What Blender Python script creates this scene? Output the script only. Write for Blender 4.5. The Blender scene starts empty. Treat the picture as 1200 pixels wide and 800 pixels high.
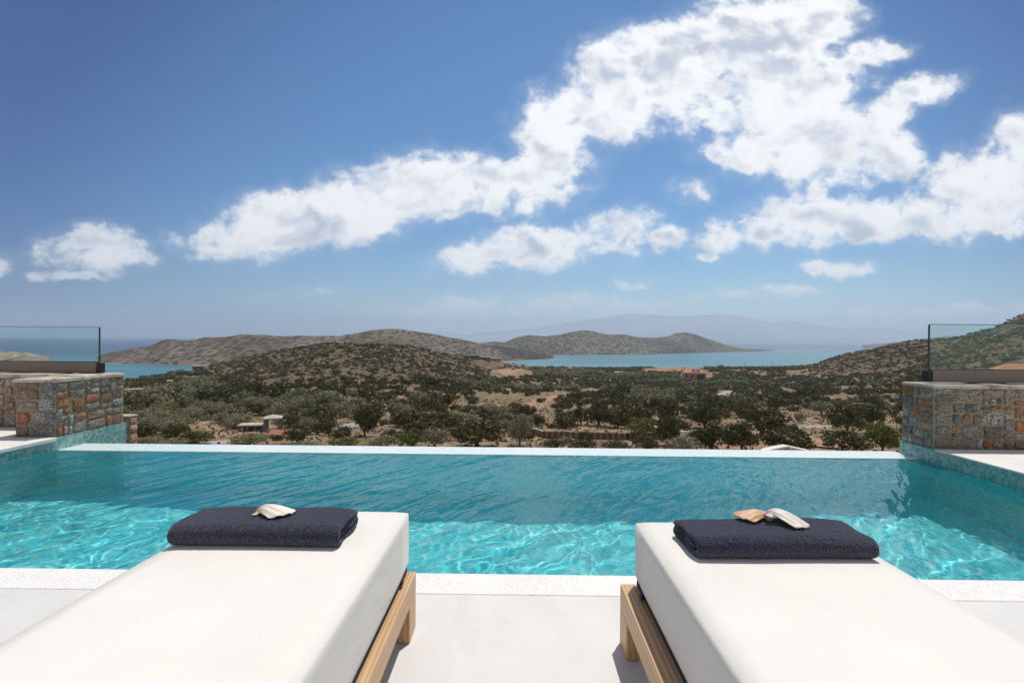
import bpy, bmesh, math, random
import numpy as np
from mathutils import Vector, Matrix, noise as mnoise

random.seed(7)
rng = np.random.default_rng(11)
R = math.radians
scene = bpy.context.scene
COL = scene.collection

# ------------------------------------------------------------------ camera
CAMZ = 1.29
FPX = 580.0
cam_data = bpy.data.cameras.new("camera")
cam_data.sensor_width = 36.0
cam_data.lens = FPX / 1200 * 36
cam_data.clip_start = 0.05
cam_data.clip_end = 60000
cam = bpy.data.objects.new("camera", cam_data)
CAM_ROT = (Matrix.Rotation(R(0.593), 4, 'Z') @ Matrix.Rotation(R(90 - 0.267), 4, 'X') @ Matrix.Rotation(R(0.44), 4, 'Z'))
cam.matrix_world = Matrix.Translation((0, 0, CAMZ)) @ CAM_ROT
COL.objects.link(cam)
scene.camera = cam

# ------------------------------------------------------------------ light and exposure
SUN_DIR = Vector((0.20, 0.33, 1.0)).normalized()      # towards the sun
sun_el = math.asin(SUN_DIR.z)
sun_data = bpy.data.lights.new("sun", 'SUN')
sun_data.energy = 3.75
sun_data.angle = R(0.53)
sun_data.color = (1.0, 0.955, 0.88)
sun_data.cycles.is_caustics_light = True
sun = bpy.data.objects.new("sun", sun_data)
sun.rotation_euler = (-SUN_DIR).to_track_quat('-Z', 'Y').to_euler()
sun.location = (0, 0, 30)
COL.objects.link(sun)

scene.view_settings.view_transform = 'Standard'
scene.view_settings.look = 'None'
scene.view_settings.exposure = 0.0
scene.view_settings.gamma = 1.0
scene.view_settings.use_curve_mapping = False
scene.cycles.use_denoising = True
scene.cycles.max_bounces = 9
scene.cycles.diffuse_bounces = 3
scene.cycles.glossy_bounces = 3
scene.cycles.transmission_bounces = 6
scene.cycles.transparent_max_bounces = 10
scene.cycles.volume_bounces = 1
scene.cycles.sample_clamp_indirect = 6.0
scene.cycles.caustics_refractive = True
scene.cycles.caustics_reflective = False
scene.cycles.blur_glossy = 0.2

HAZE_DENSITY = 1.05e-4


# ------------------------------------------------------------------ node helper
class NT:
    def __init__(self, tree):
        self.t = tree
        tree.nodes.clear()

    def n(self, typ, ins=None, **props):
        nd = self.t.nodes.new(typ)
        for k, v in props.items():
            setattr(nd, k, v)
        if ins:
            for k, v in ins.items():
                s = nd.inputs[k]
                if isinstance(v, bpy.types.NodeSocket):
                    self.t.links.new(v, s)
                else:
                    s.default_value = v
        return nd

    def math(self, op, a, b=0.0, c=None, clamp=False):
        ins = {0: a, 1: b}
        if c is not None:
            ins[2] = c
        return self.n('ShaderNodeMath', ins, operation=op, use_clamp=clamp).outputs[0]

    def vmath(self, op, a, b=(0, 0, 0)):
        nd = self.n('ShaderNodeVectorMath', {0: a}, operation=op)
        if op == 'SCALE':
            nd.inputs['Scale'].default_value = b
        else:
            if isinstance(b, bpy.types.NodeSocket):
                self.t.links.new(b, nd.inputs[1])
            else:
                nd.inputs[1].default_value = b
        return nd.outputs['Value'] if op in ('LENGTH', 'DOT_PRODUCT', 'DISTANCE') else nd.outputs[0]

    def mix(self, f, a, b, blend='MIX'):
        nd = self.n('ShaderNodeMix', data_type='RGBA', blend_type=blend)
        for s, v in ((nd.inputs[0], f), (nd.inputs[6], a), (nd.inputs[7], b)):
            if isinstance(v, bpy.types.NodeSocket):
                self.t.links.new(v, s)
            else:
                s.default_value = v if isinstance(v, (int, float)) else (tuple(v) + (1,))[:4]
        return nd.outputs[2]

    def ramp(self, f, stops, interp='LINEAR'):
        nd = self.n('ShaderNodeValToRGB', {0: f})
        cr = nd.color_ramp
        cr.interpolation = interp
        while len(cr.elements) < len(stops):
            cr.elements.new(0.5)
        for e, (p, c) in zip(cr.elements, stops):
            e.position = p
            e.color = (tuple(c) + (1,))[:4] if not isinstance(c, (int, float)) else (c, c, c, 1)
        return nd.outputs[0]

    def noise(self, vec, scale, detail=4, rough=0.55, dist=0.0):
        return self.n('ShaderNodeTexNoise', {'Vector': vec, 'Scale': scale, 'Detail': detail, 'Roughness': rough,
                                             'Distortion': dist}).outputs[0]

    def smooth(self, v, a, b):
        return self.n('ShaderNodeMapRange', {0: v, 1: a, 2: b, 3: 0.0, 4: 1.0}, interpolation_type='SMOOTHSTEP').outputs[0]


def material(name, build):
    m = bpy.data.materials.new(name)
    m.use_nodes = True
    t = NT(m.node_tree)
    out = t.n('ShaderNodeOutputMaterial')
    s = build(t)
    m.node_tree.links.new(s, out.inputs['Surface'])
    return m


def principled(t, color, rough=0.6, bump=None, bump_strength=0.3, bump_dist=0.01, metal=0.0, spec=0.5, sheen=0.0, emit=None):
    ins = {'Base Color': color if isinstance(color, bpy.types.NodeSocket) else (tuple(color) + (1,))[:4],
           'Roughness': rough, 'Metallic': metal, 'Specular IOR Level': spec}
    if sheen:
        ins['Sheen Weight'] = sheen
        ins['Sheen Roughness'] = 0.5
    if bump is not None:
        b = t.n('ShaderNodeBump', {'Height': bump, 'Strength': bump_strength, 'Distance': bump_dist})
        ins['Normal'] = b.outputs[0]
    return t.n('ShaderNodeBsdfPrincipled', ins).outputs[0]


def obj_coord(t):
    return t.n('ShaderNodeTexCoord').outputs['Object']


def position(t):
    return t.n('ShaderNodeNewGeometry').outputs['Position']


def plain(name, c, rough=0.6, metal=0.0, var=0.12, scale=8.0, spec=0.4):
    def b(t):
        n = t.noise(obj_coord(t), scale, 5)
        lo = [x * (1 - var) for x in c]
        hi = [min(1, x * (1 + var)) for x in c]
        return principled(t, t.ramp(n, [(0.3, lo), (0.7, hi)]), rough, n, 0.1, 0.01, metal, spec)
    return material(name, b)


# ------------------------------------------------------------------ world: sky with clouds laid out by direction
CINV = CAM_ROT.to_3x3()


def ray(px, py):
    """Direction through a photograph pixel, scaled so that its y part is 1."""
    d = CINV @ Vector(((px - 600) / FPX, -(py - 400) / FPX, -1))
    return d / d.y


def on_y(px, py, Y):
    d = ray(px, py)
    return Vector((d.x * Y, Y, CAMZ + d.z * Y))


def on_z(px, py, z):
    d = ray(px, py)
    t = (z - CAMZ) / d.z
    return Vector((d.x * t, t, z))


world = bpy.data.worlds.new("World")
scene.world = world
world.use_nodes = True
wt = NT(world.node_tree)
sky = wt.n('ShaderNodeTexSky', sky_type='NISHITA', sun_disc=False, sun_elevation=sun_el,
           sun_rotation=math.atan2(SUN_DIR.x, SUN_DIR.y), altitude=50, air_density=1.0, dust_density=0.35, ozone_density=2.2)
gen = wt.n('ShaderNodeTexCoord').outputs['Generated']
sep = wt.n('ShaderNodeSeparateXYZ', {0: gen})
ysafe = wt.math('MAXIMUM', sep.outputs[1], 0.02)
U = wt.math('DIVIDE', sep.outputs[0], ysafe)
V = wt.math('DIVIDE', sep.outputs[2], ysafe)
P = wt.n('ShaderNodeCombineXYZ', {0: U, 1: V}).outputs[0]
# ragged edges: domain warp
def warp(vec, scale, amount, seed):
    off = wt.vmath('ADD', vec, (seed, seed * 1.7, 0))
    nz = wt.n('ShaderNodeTexNoise', {'Vector': off, 'Scale': scale, 'Detail': 6, 'Roughness': 0.62})
    c = wt.vmath('SUBTRACT', nz.outputs[1], (0.5, 0.5, 0.5))
    return wt.vmath('ADD', vec, wt.vmath('SCALE', c, amount))
CLOUDS = [  # px, py, rx, ry, angle (counter-clockwise, degrees), weight
    (104, 298, 88, 30, 3, 1.0), (70, 326, 52, 8, 0, .9),
    (258, 280, 44, 30, 0, 1.0), (330, 262, 85, 48, 6, 1.1), (420, 246, 90, 50, 8, 1.1), (510, 232, 90, 46, 12, 1.1),
    (575, 218, 75, 46, 20, 1.1), (642, 200, 70, 56, 35, 1.15), (655, 150, 70, 55, 40, 1.1), (720, 105, 85, 62, 30, 1.2), (800, 75, 95, 66, 18, 1.25),
    (885, 40, 105, 66, 12, 1.25), (950, 20, 70, 46, 0, 1.1), (850, 120, 80, 50, 0, 1.2), (930, 105, 105, 70, 0, 1.2), (880, 175, 60, 40, 0, 1.0),
    (960, 170, 105, 60, -5, 1.15), (1025, 62, 48, 22, 10, .85), (1040, 132, 46, 24, 35, 1.0), (1088, 104, 50, 19, 8, 1.0), (1035, 185, 48, 40, -10, .95), (965, 205, 80, 26, 0, .9),
    (1145, 208, 72, 42, 24, 1.05), (1195, 172, 50, 42, 0, 1.0), (1180, 240, 90, 34, 0, 1.05),
    (900, 272, 75, 30, 6, 1.0), (970, 258, 100, 36, 3, 1.1), (1060, 255, 110, 34, 0, 1.05), (1270, 200, 110, 90, 0, 1.1),
    (560, 306, 65, 20, 5, .95), (640, 292, 90, 30, 5, 1.05), (720, 277, 70, 30, 14, 1.0), (775, 282, 46, 16, 0, .55),
    (990, 316, 48, 12, 0, .78), (740, 328, 22, 8, 0, .72), (930, 342, 42, 7, 0, .66), (818, 222, 26, 17, 10, .58), (214, 281, 18, 14, 0, .62),
    (600, 365, 190, 17, 1, .62), (690, 355, 110, 12, 0, .66), (840, 350, 80, 9, 0, .62), (1045, 360, 75, 8, 0, .66), (1150, 362, 80, 9, 0, .66), (830, 304, 20, 7, 0, .6),
    (1400, 90, 120, 50, -8, 1.0), (350, 352, 60, 6, 0, .45), (-40, 310, 60, 16, 0, .8)]
def blob_field(vec):
    acc = None
    for px, py, rx, ry, a, wgt in CLOUDS:
        d = ray(px, py)
        mp = wt.n('ShaderNodeMapping', {'Vector': vec, 'Location': (d.x, d.z, 0), 'Rotation': (0, 0, R(a)),
                                        'Scale': (rx / FPX, ry / FPX, 1)}, vector_type='TEXTURE')
        ln = wt.vmath('DOT_PRODUCT', mp.outputs[0], mp.outputs[0])
        v = wt.math('MULTIPLY_ADD', ln, -wgt, wgt)
        acc = v if acc is None else wt.n('ShaderNodeMath', {0: acc, 1: v, 2: 0.35}, operation='SMOOTH_MAX').outputs[0]
    return acc
Pw = warp(warp(P, 3.0, 0.13, 3.1), 11.0, 0.035, 6.4)
field = blob_field(Pw)
Ps = wt.vmath('MULTIPLY', P, (1.0, 1.25, 1.0))
Psw = warp(Ps, 5.0, 0.10, 9.7)
n_big = wt.noise(Psw, 6.0, 12, 0.60)
n_fine = wt.noise(warp(Ps, 16.0, 0.03, 2.2), 24.0, 7, 0.62)
n_up = wt.noise(wt.vmath('ADD', Psw, (-0.012, -0.03, 0)), 6.0, 4, 0.5)
n_lo = wt.noise(Psw, 6.0, 4, 0.5)
n_soft = wt.noise(wt.vmath('ADD', Psw, (5.0, 2.0, 0)), 2.6, 7, 0.58)
edge = wt.math('ADD', field, wt.math('MULTIPLY', wt.math('SUBTRACT', n_big, 0.5), 3.2))
edge = wt.math('ADD', edge, wt.math('MULTIPLY', wt.math('SUBTRACT', n_fine, 0.5), 1.25))
dens = wt.math('MULTIPLY_ADD', wt.smooth(edge, 0.07, 0.78), 0.76, wt.math('MULTIPLY', wt.smooth(edge, -0.75, 1.1), 0.26))
front = wt.smooth(sep.outputs[1], 0.02, 0.10)
dens = wt.math('MULTIPLY', dens, front)
low = wt.smooth(V, 0.03, 0.16)
dens = wt.math('MULTIPLY', dens, wt.math('MULTIPLY_ADD', low, 0.60, 0.36))
# light and grey parts of the cloud body
thick = wt.smooth(edge, 0.55, 1.8)
relief = wt.math('MULTIPLY', wt.math('SUBTRACT', n_up, n_lo), 2.3)
shade = wt.math('SUBTRACT', 1.02, wt.math('MULTIPLY', thick, wt.math('MULTIPLY', wt.smooth(n_soft, 0.34, 0.64), 0.60)))
shade = wt.math('ADD', shade, relief)
shade = wt.math('ADD', shade, wt.math('MULTIPLY', wt.math('SUBTRACT', n_big, 0.5), 0.4))
shade = wt.math('ADD', shade, wt.math('MULTIPLY', wt.math('SUBTRACT', n_fine, 0.5), 0.28))
shade = wt.math('MINIMUM', wt.math('MAXIMUM', shade, 0.45), 1.12)
cloud_col = wt.mix(wt.smooth(shade, 0.46, 1.06), (5.5, 6.1, 7.3), (11.0, 11.0, 11.0))
# unseen cloud cover added behind and above the terrace to neutralise the ambient light
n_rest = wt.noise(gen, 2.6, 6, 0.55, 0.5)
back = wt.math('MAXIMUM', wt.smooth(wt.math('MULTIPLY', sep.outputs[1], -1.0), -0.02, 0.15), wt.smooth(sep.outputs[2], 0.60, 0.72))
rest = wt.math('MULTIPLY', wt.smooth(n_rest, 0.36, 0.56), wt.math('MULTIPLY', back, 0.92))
sky_tint = wt.mix(1.0, sky.outputs[0], (0.585, 0.90, 1.08), 'MULTIPLY')
sky_hs = wt.n('ShaderNodeHueSaturation', {'Saturation': 1.08, 'Value': 1.0, 'Color': sky_tint}).outputs[0]
# the clear blue deepens upwards and away from the sun's side
uo = wt.math('SUBTRACT', U, 0.12)
qd = wt.math('ADD', wt.math('MULTIPLY', uo, uo), wt.math('MULTIPLY', wt.math('MULTIPLY', V, V), 1.0))
deep = wt.mix(wt.math('MULTIPLY', wt.smooth(qd, 0.10, 1.55), front), (0.95, 0.98, 1.0), (0.03, 0.33, 0.58))
sky_f = wt.mix(1.0, sky_hs, deep, 'MULTIPLY')
sky_f = wt.mix(1.0, sky_f, wt.mix(wt.smooth(V, 0.0, 0.25), wt.mix(wt.smooth(U, -1.0, 0.5), (1.20, 1.0, 0.92), (2.05, 1.42, 1.12)), (1.0, 1.0, 1.0)), 'MULTIPLY')
sky_final = wt.mix(dens, sky_f, cloud_col)
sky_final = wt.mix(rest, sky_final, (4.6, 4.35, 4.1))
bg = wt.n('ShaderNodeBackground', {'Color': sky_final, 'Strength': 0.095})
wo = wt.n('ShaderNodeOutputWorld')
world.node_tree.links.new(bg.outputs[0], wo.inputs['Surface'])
world.cycles.sampling_method = 'MANUAL'
world.cycles.sample_map_resolution = 1024


# ------------------------------------------------------------------ object helpers
def tag(o, label=None, cat=None, group=None, kind=None):
    if label: o['label'] = label
    if cat: o['category'] = cat
    if group: o['group'] = group
    if kind: o['kind'] = kind
    return o


def link(name, me, mats, parent=None, loc=None, smooth=False):
    o = bpy.data.objects.new(name, me)
    COL.objects.link(o)
    for m in (mats if isinstance(mats, (list, tuple)) else [mats]):
        if m: me.materials.append(m)
    if parent: o.parent = parent
    if loc is not None: o.location = loc
    if smooth:
        me.polygons.foreach_set('use_smooth', [True] * len(me.polygons))
    return o


def from_bm(name, bm, mats, parent=None, loc=None, smooth=False):
    me = bpy.data.meshes.new(name)
    bmesh.ops.recalc_face_normals(bm, faces=bm.faces)
    bm.to_mesh(me); bm.free()
    return link(name, me, mats, parent, loc, smooth)


def np_mesh(name, verts, quads):
    """verts (n,3), quads (m,4) or (m,3) arrays -> mesh"""
    me = bpy.data.meshes.new(name)
    k = quads.shape[1]
    me.vertices.add(len(verts)); me.vertices.foreach_set('co', np.asarray(verts, np.float32).ravel())
    me.loops.add(quads.size); me.loops.foreach_set('vertex_index', quads.astype(np.int32).ravel())
    me.polygons.add(len(quads))
    me.polygons.foreach_set('loop_start', (np.arange(len(quads)) * k).astype(np.int32))
    me.update(calc_edges=True)
    me.validate()
    return me


def empty(name, loc=(0, 0, 0), rz=0.0, **t):
    o = bpy.data.objects.new(name, None)
    o.empty_display_size = 0.1
    o.location = loc; o.rotation_euler = (0, 0, rz)
    COL.objects.link(o)
    if t: tag(o, **t)
    return o


def box(bm, x0, x1, y0, y1, z0, z1, bevel=0.0, seg=2):
    r = bmesh.ops.create_cube(bm, size=1)
    vs = r['verts']
    for v in vs:
        v.co = Vector(((x0 + x1) / 2 + v.co.x * (x1 - x0), (y0 + y1) / 2 + v.co.y * (y1 - y0), (z0 + z1) / 2 + v.co.z * (z1 - z0)))
    if bevel > 0:
        es = list({e for v in vs for e in v.link_edges})
        bmesh.ops.bevel(bm, geom=es, offset=bevel, segments=seg, affect='EDGES', profile=0.6)
    return vs


def box_obj(name, dims, mat, parent=None, bevel=0.0, seg=2):
    bm = bmesh.new(); box(bm, *dims, bevel=bevel, seg=seg)
    return from_bm(name, bm, mat, parent)


def tube(bm, pts, radii, seg=7):
    rings = []
    for i, (p, r) in enumerate(zip(pts, radii)):
        p = Vector(p)
        d = (Vector(pts[min(i + 1, len(pts) - 1)]) - Vector(pts[max(i - 1, 0)])).normalized()
        a = d.orthogonal().normalized(); b = d.cross(a)
        rings.append([bm.verts.new(p + (a * math.cos(2 * math.pi * k / seg) + b * math.sin(2 * math.pi * k / seg)) * r) for k in range(seg)])
    for r0, r1 in zip(rings, rings[1:]):
        for k in range(seg):
            bm.faces.new((r0[k], r0[(k + 1) % seg], r1[(k + 1) % seg], r1[k]))
    bm.faces.new(rings[-1]); bm.faces.new(rings[0][::-1])


# ------------------------------------------------------------------ value noise for terrain
_perm = rng.random((256, 256))
def vnoise(x, y):
    x = np.asarray(x, float); y = np.asarray(y, float)
    xi = np.floor(x).astype(int); yi = np.floor(y).astype(int)
    fx = x - xi; fy = y - yi
    fx = fx * fx * (3 - 2 * fx); fy = fy * fy * (3 - 2 * fy)
    g = lambda a, b: _perm[a & 255, b & 255]
    return (g(xi, yi) * (1 - fx) + g(xi + 1, yi) * fx) * (1 - fy) + (g(xi, yi + 1) * (1 - fx) + g(xi + 1, yi + 1) * fx) * fy
def fbm(x, y, o=4):
    s = 0; a = 1; t = 0
    for k in range(o):
        s = s + a * vnoise(x * 2 ** k + 17.3 * k, y * 2 ** k - 9.1 * k); t += a; a *= .5
    return s / t - 0.5


# ------------------------------------------------------------------ materials
def soil_color(t, p, dry=(0.34, 0.245, 0.16), red=(0.31, 0.185, 0.12), grass=(0.19, 0.145, 0.085), dark=(0.075, 0.062, 0.038)):
    n1 = t.noise(p, 0.035, 5, 0.6)
    n2 = t.noise(p, 0.25, 6, 0.65)
    n3 = t.noise(p, 1.6, 4, 0.6)
    c = t.mix(t.smooth(n1, 0.42, 0.60), grass, red)
    c = t.mix(t.smooth(n2, 0.40, 0.62), c, dry)
    c = t.mix(t.math('MULTIPLY', t.smooth(n3, 0.50, 0.66), 0.65), c, dark)
    return c, n3

def _terrain(t):
    p = position(t)
    c, n3 = soil_color(t, p)
    # the hills carry browner, rockier ground than the valley
    up = t.smooth(t.n('ShaderNodeSeparateXYZ', {0: p}).outputs[2], -27.0, -17.0)
    far_ = t.smooth(t.n('ShaderNodeSeparateXYZ', {0: p}).outputs[1], 150.0, 230.0)
    hb = t.mix(t.smooth(t.noise(p, 0.12, 6, 0.7), 0.38, 0.62), (0.078, 0.061, 0.037), (0.158, 0.114, 0.073))
    c = t.mix(t.math('MULTIPLY', t.math('MULTIPLY', up, far_), 0.85), c, hb)
    vor = t.n('ShaderNodeTexVoronoi', {'Vector': t.vmath('MULTIPLY', p, (1.0, 0.5, 1.0)), 'Scale': 0.60, 'Randomness': 1.0}).outputs[0]
    spot = t.math('MULTIPLY', t.math('SUBTRACT', 1.0, t.smooth(t.math('ADD', vor, t.math('MULTIPLY', t.math('SUBTRACT', n3, 0.5), 0.8)), 0.30, 0.50)), t.smooth(t.noise(p, 0.08, 3), 0.34, 0.48))
    c = t.mix(t.math('MULTIPLY', spot, 0.75), c, (0.060, 0.055, 0.03))
    rock = t.n('ShaderNodeTexVoronoi', {'Vector': p, 'Scale': 0.8, 'Randomness': 1.0}).outputs[0]
    rk = t.math('MULTIPLY', t.math('SUBTRACT', 1.0, t.smooth(t.math('ADD', rock, t.math('MULTIPLY', n3, 0.15)), 0.22, 0.34)), t.smooth(t.noise(p, 0.05, 5, 0.7), 0.50, 0.60))
    c = t.mix(t.math('MULTIPLY', rk, 0.8), c, (0.42, 0.38, 0.33))
    return principled(t, c, 0.95, n3, 0.5, 0.5, spec=0.1)
M_terrain = material('dry_hillside_soil', _terrain)

def far_hill(name, base, scrub, scale, cover, rockc=(0.36, 0.31, 0.26)):
    def b(t):
        p = t.vmath('MULTIPLY', position(t), (1.0, 0.34, 1.6))
        n1 = t.noise(p, scale * 0.10, 6, 0.6)
        n2 = t.noise(p, scale * 0.9, 5, 0.65)
        vor = t.n('ShaderNodeTexVoronoi', {'Vector': p, 'Scale': scale, 'Randomness': 1.0}).outputs[0]
        c = t.mix(t.smooth(n1, 0.40, 0.62), base, rockc)
        s = t.math('SUBTRACT', 1.0, t.smooth(t.math('ADD', vor, t.math('MULTIPLY', t.math('SUBTRACT', n2, 0.5), 1.2)), cover - 0.15, cover + 0.1))
        c = t.mix(t.math('MULTIPLY', s, 0.85), c, scrub)
        # pale rocky shoreline band just above the water
        z = t.n('ShaderNodeSeparateXYZ', {0: position(t)}).outputs[2]
        shore = t.math('SUBTRACT', 1.0, t.smooth(t.math('ADD', z, t.math('MULTIPLY', n1, 3.0)), -46.6, -45.0))
        c = t.mix(t.math('MULTIPLY', shore, 0.7), c, (0.34, 0.26, 0.19))
        return principled(t, c, 0.95, n2, 0.6, 2.0, spec=0.05)
    return material(name, b)
M_pen = far_hill('scrubby_peninsula', (0.122, 0.094, 0.064), (0.033, 0.035, 0.022), 0.10, 0.50, (0.19, 0.155, 0.12))
M_pen_dark = far_hill('cloud_shaded_headland', (0.062, 0.060, 0.045), (0.028, 0.032, 0.022), 0.085, 0.62, (0.085, 0.078, 0.06))  # the cloud's shadow on this headland is put into its darker colours
M_pen_far = far_hill('far_peninsula', (0.12, 0.105, 0.08), (0.035, 0.038, 0.026), 0.075, 0.50, (0.18, 0.16, 0.13))
M_head = far_hill('rocky_headland', (0.26, 0.20, 0.14), (0.08, 0.075, 0.045), 0.10, 0.40, (0.50, 0.42, 0.33))
M_mount = material('haze_tinted_mountain_rock', lambda t: principled(t, t.ramp(t.noise(position(t), 0.0012, 6), [(0.35, (0.27, 0.32, 0.38)), (0.7, (0.36, 0.39, 0.42))]), 0.95, spec=0.05))  # pale blue rock colour carries part of the distance haze

def _sea(t):
    p = position(t)
    s = t.n('ShaderNodeSeparateXYZ', {0: p})
    # turquoise shallows in the bay, deep blue in the open water
    dist = s.outputs[1]
    wide = t.noise(t.vmath('MULTIPLY', p, (0.35, 1.0, 0)), 0.006, 5, 0.5)
    bay = t.math('SUBTRACT', 1.0, t.smooth(t.math('ADD', dist, t.math('MULTIPLY', wide, 400.0)), 1150.0, 1700.0))
    rightbay = t.math('MULTIPLY', t.smooth(s.outputs[0], -150.0, 100.0), t.math('SUBTRACT', 1.0, t.smooth(dist, 2400.0, 4200.0)))
    bay = t.math('MAXIMUM', bay, t.math('MULTIPLY', rightbay, 0.9))
    c = t.mix(bay, (0.018, 0.058, 0.125), (0.036, 0.190, 0.225))
    streak = t.smooth(t.noise(t.vmath('MULTIPLY', p, (0.18, 1.0, 0)), 0.012, 4, 0.5), 0.48, 0.58)
    c = t.mix(t.math('MULTIPLY', streak, 0.5), c, (0.025, 0.085, 0.15))
    shallow = t.math('MULTIPLY', t.math('SUBTRACT', 1.0, t.smooth(dist, 900.0, 1060.0)), t.smooth(s.outputs[0], -100.0, 50.0))
    c = t.mix(t.math('MULTIPLY', shallow, 0.7), c, (0.06, 0.24, 0.25))
    nz = t.noise(t.vmath('MULTIPLY', p, (0.5, 1.0, 0)), 0.22, 6, 0.7)
    return principled(t, c, 0.32, nz, 1.0, 0.9, spec=0.35)
M_sea = material('sea_water', _sea)

def _deck(t):
    p = position(t)
    n1 = t.noise(p, 1.3, 6, 0.6, 0.6)
    n2 = t.noise(p, 14.0, 5, 0.65)
    n3 = t.noise(t.vmath('MULTIPLY', p, (1.0, 0.25, 1.0)), 5.0, 5, 0.6, 1.0)
    c = t.ramp(n1, [(0.3, (0.62, 0.605, 0.585)), (0.7, (0.70, 0.685, 0.665))])
    c = t.mix(t.math('MULTIPLY', t.smooth(n3, 0.45, 0.7), 0.45), c, (0.73, 0.72, 0.70))
    c = t.mix(t.math('MULTIPLY', t.smooth(n2, 0.55, 0.7), 0.18), c, (0.52, 0.505, 0.485))
    return principled(t, c, t.ramp(n1, [(0.3, 0.5), (0.7, 0.7)]), n2, 0.12, 0.004)
M_deck = material('smooth_cement_deck', _deck)

def _side_deck(t):
    p = position(t)
    n1 = t.noise(t.vmath('MULTIPLY', p, (0.7, 3.0, 1.0)), 2.0, 6, 0.6, 0.6)
    return principled(t, t.ramp(n1, [(0.3, (0.66, 0.635, 0.59)), (0.7, (0.78, 0.76, 0.72))]), 0.7, n1, 0.1, 0.005)
M_side = material('pale_terrace_slab', _side_deck)

def _coping(t):
    p = position(t)
    v = t.n('ShaderNodeTexVoronoi', {'Vector': p, 'Scale': 170.0}, feature='F1')
    n = t.noise(p, 420.0, 2)
    c = t.ramp(v.outputs[0], [(0.0, (0.84, 0.83, 0.81)), (0.6, (0.77, 0.755, 0.73)), (0.9, (0.62, 0.60, 0.58))])
    dots = t.math('MULTIPLY', t.smooth(t.n('ShaderNodeSeparateColor', {0: v.outputs[1]}).outputs[0], 0.84, 0.90), t.smooth(t.noise(p, 3.0, 3), 0.35, 0.6))
    c = t.mix(t.math('MULTIPLY', dots, 0.6), c, (0.45, 0.42, 0.40))
    return principled(t, c, 0.75, v.outputs[0], 0.35, 0.002)
M_coping = material('washed_pebble_coping', _coping)

def mosaic(name, ax, cols, grout, size=0.03, rough=0.18, spread=1.0):
    def b(t):
        p = position(t)
        s = t.n('ShaderNodeSeparateXYZ', {0: p})
        uv = t.n('ShaderNodeCombineXYZ', {0: s.outputs[ax[0]], 1: s.outputs[ax[1]], 2: 0.0}).outputs[0]
        sc = t.vmath('SCALE', uv, 1.0 / size)
        cell = t.vmath('FLOOR', sc)
        fr = t.n('ShaderNodeSeparateXYZ', {0: t.vmath('FRACTION', sc)})
        wn = t.n('ShaderNodeTexWhiteNoise', {'Vector': cell}, noise_dimensions='2D').outputs[0]
        tile = t.ramp(wn, [(i / max(1, len(cols)), c) for i, c in enumerate(cols)], 'CONSTANT')
        e = None
        for k in (0, 1):
            d = t.math('ABSOLUTE', t.math('SUBTRACT', fr.outputs[k], 0.5))
            e = d if e is None else t.math('MAXIMUM', e, d)
        g = t.smooth(e, 0.43, 0.465)
        big = t.noise(p, 1.6, 3)
        tile = t.mix(t.math('MULTIPLY', t.smooth(big, 0.35, 0.65), 0.18), tile, cols[0])
        c = t.mix(g, tile, grout)
        return principled(t, c, t.math('MULTIPLY_ADD', g, 0.5, rough), t.math('SUBTRACT', 1.0, g), 0.3, 0.001)
    return material(name, b)
POOLC = [(0.13, 0.74, 0.80), (0.17, 0.80, 0.85), (0.10, 0.68, 0.79), (0.24, 0.84, 0.87), (0.12, 0.75, 0.77), (0.15, 0.77, 0.83), (0.20, 0.82, 0.84), (0.11, 0.70, 0.76), (0.18, 0.79, 0.86), (0.09, 0.62, 0.76),
         (0.16, 0.78, 0.80), (0.22, 0.82, 0.88), (0.14, 0.73, 0.82), (0.07, 0.54, 0.78), (0.50, 0.90, 0.90), (0.13, 0.76, 0.79), (0.19, 0.80, 0.83), (0.40, 0.82, 0.76)]
RIMC = [(0.17, 0.36, 0.35), (0.22, 0.42, 0.40), (0.13, 0.31, 0.31), (0.29, 0.48, 0.45), (0.18, 0.38, 0.38), (0.10, 0.27, 0.29), (0.24, 0.43, 0.42), (0.36, 0.54, 0.50)]
M_floor_tile = mosaic('pool_floor_mosaic', (0, 1), POOLC, (0.34, 0.76, 0.78))
M_wall_tile_x = mosaic('pool_wall_mosaic_x', (1, 2), [tuple(min(.92, v * 1.03) for v in c) for c in POOLC], (0.22, 0.58, 0.60))
M_wall_tile_y = mosaic('pool_wall_mosaic_y', (0, 2), [tuple(min(.92, v * 1.03) for v in c) for c in POOLC], (0.22, 0.58, 0.60))
M_rim_x = mosaic('rim_mosaic', (1, 2), RIMC, (0.30, 0.40, 0.39))
M_rim_y = mosaic('rim_mosaic_end', (0, 2), RIMC, (0.30, 0.40, 0.39))
M_edge_tile = mosaic('edge_mosaic', (0, 1), [(0.66, 0.76, 0.76), (0.72, 0.80, 0.80), (0.60, 0.73, 0.73), (0.76, 0.82, 0.81)], (0.62, 0.72, 0.72), 0.025)

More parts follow.
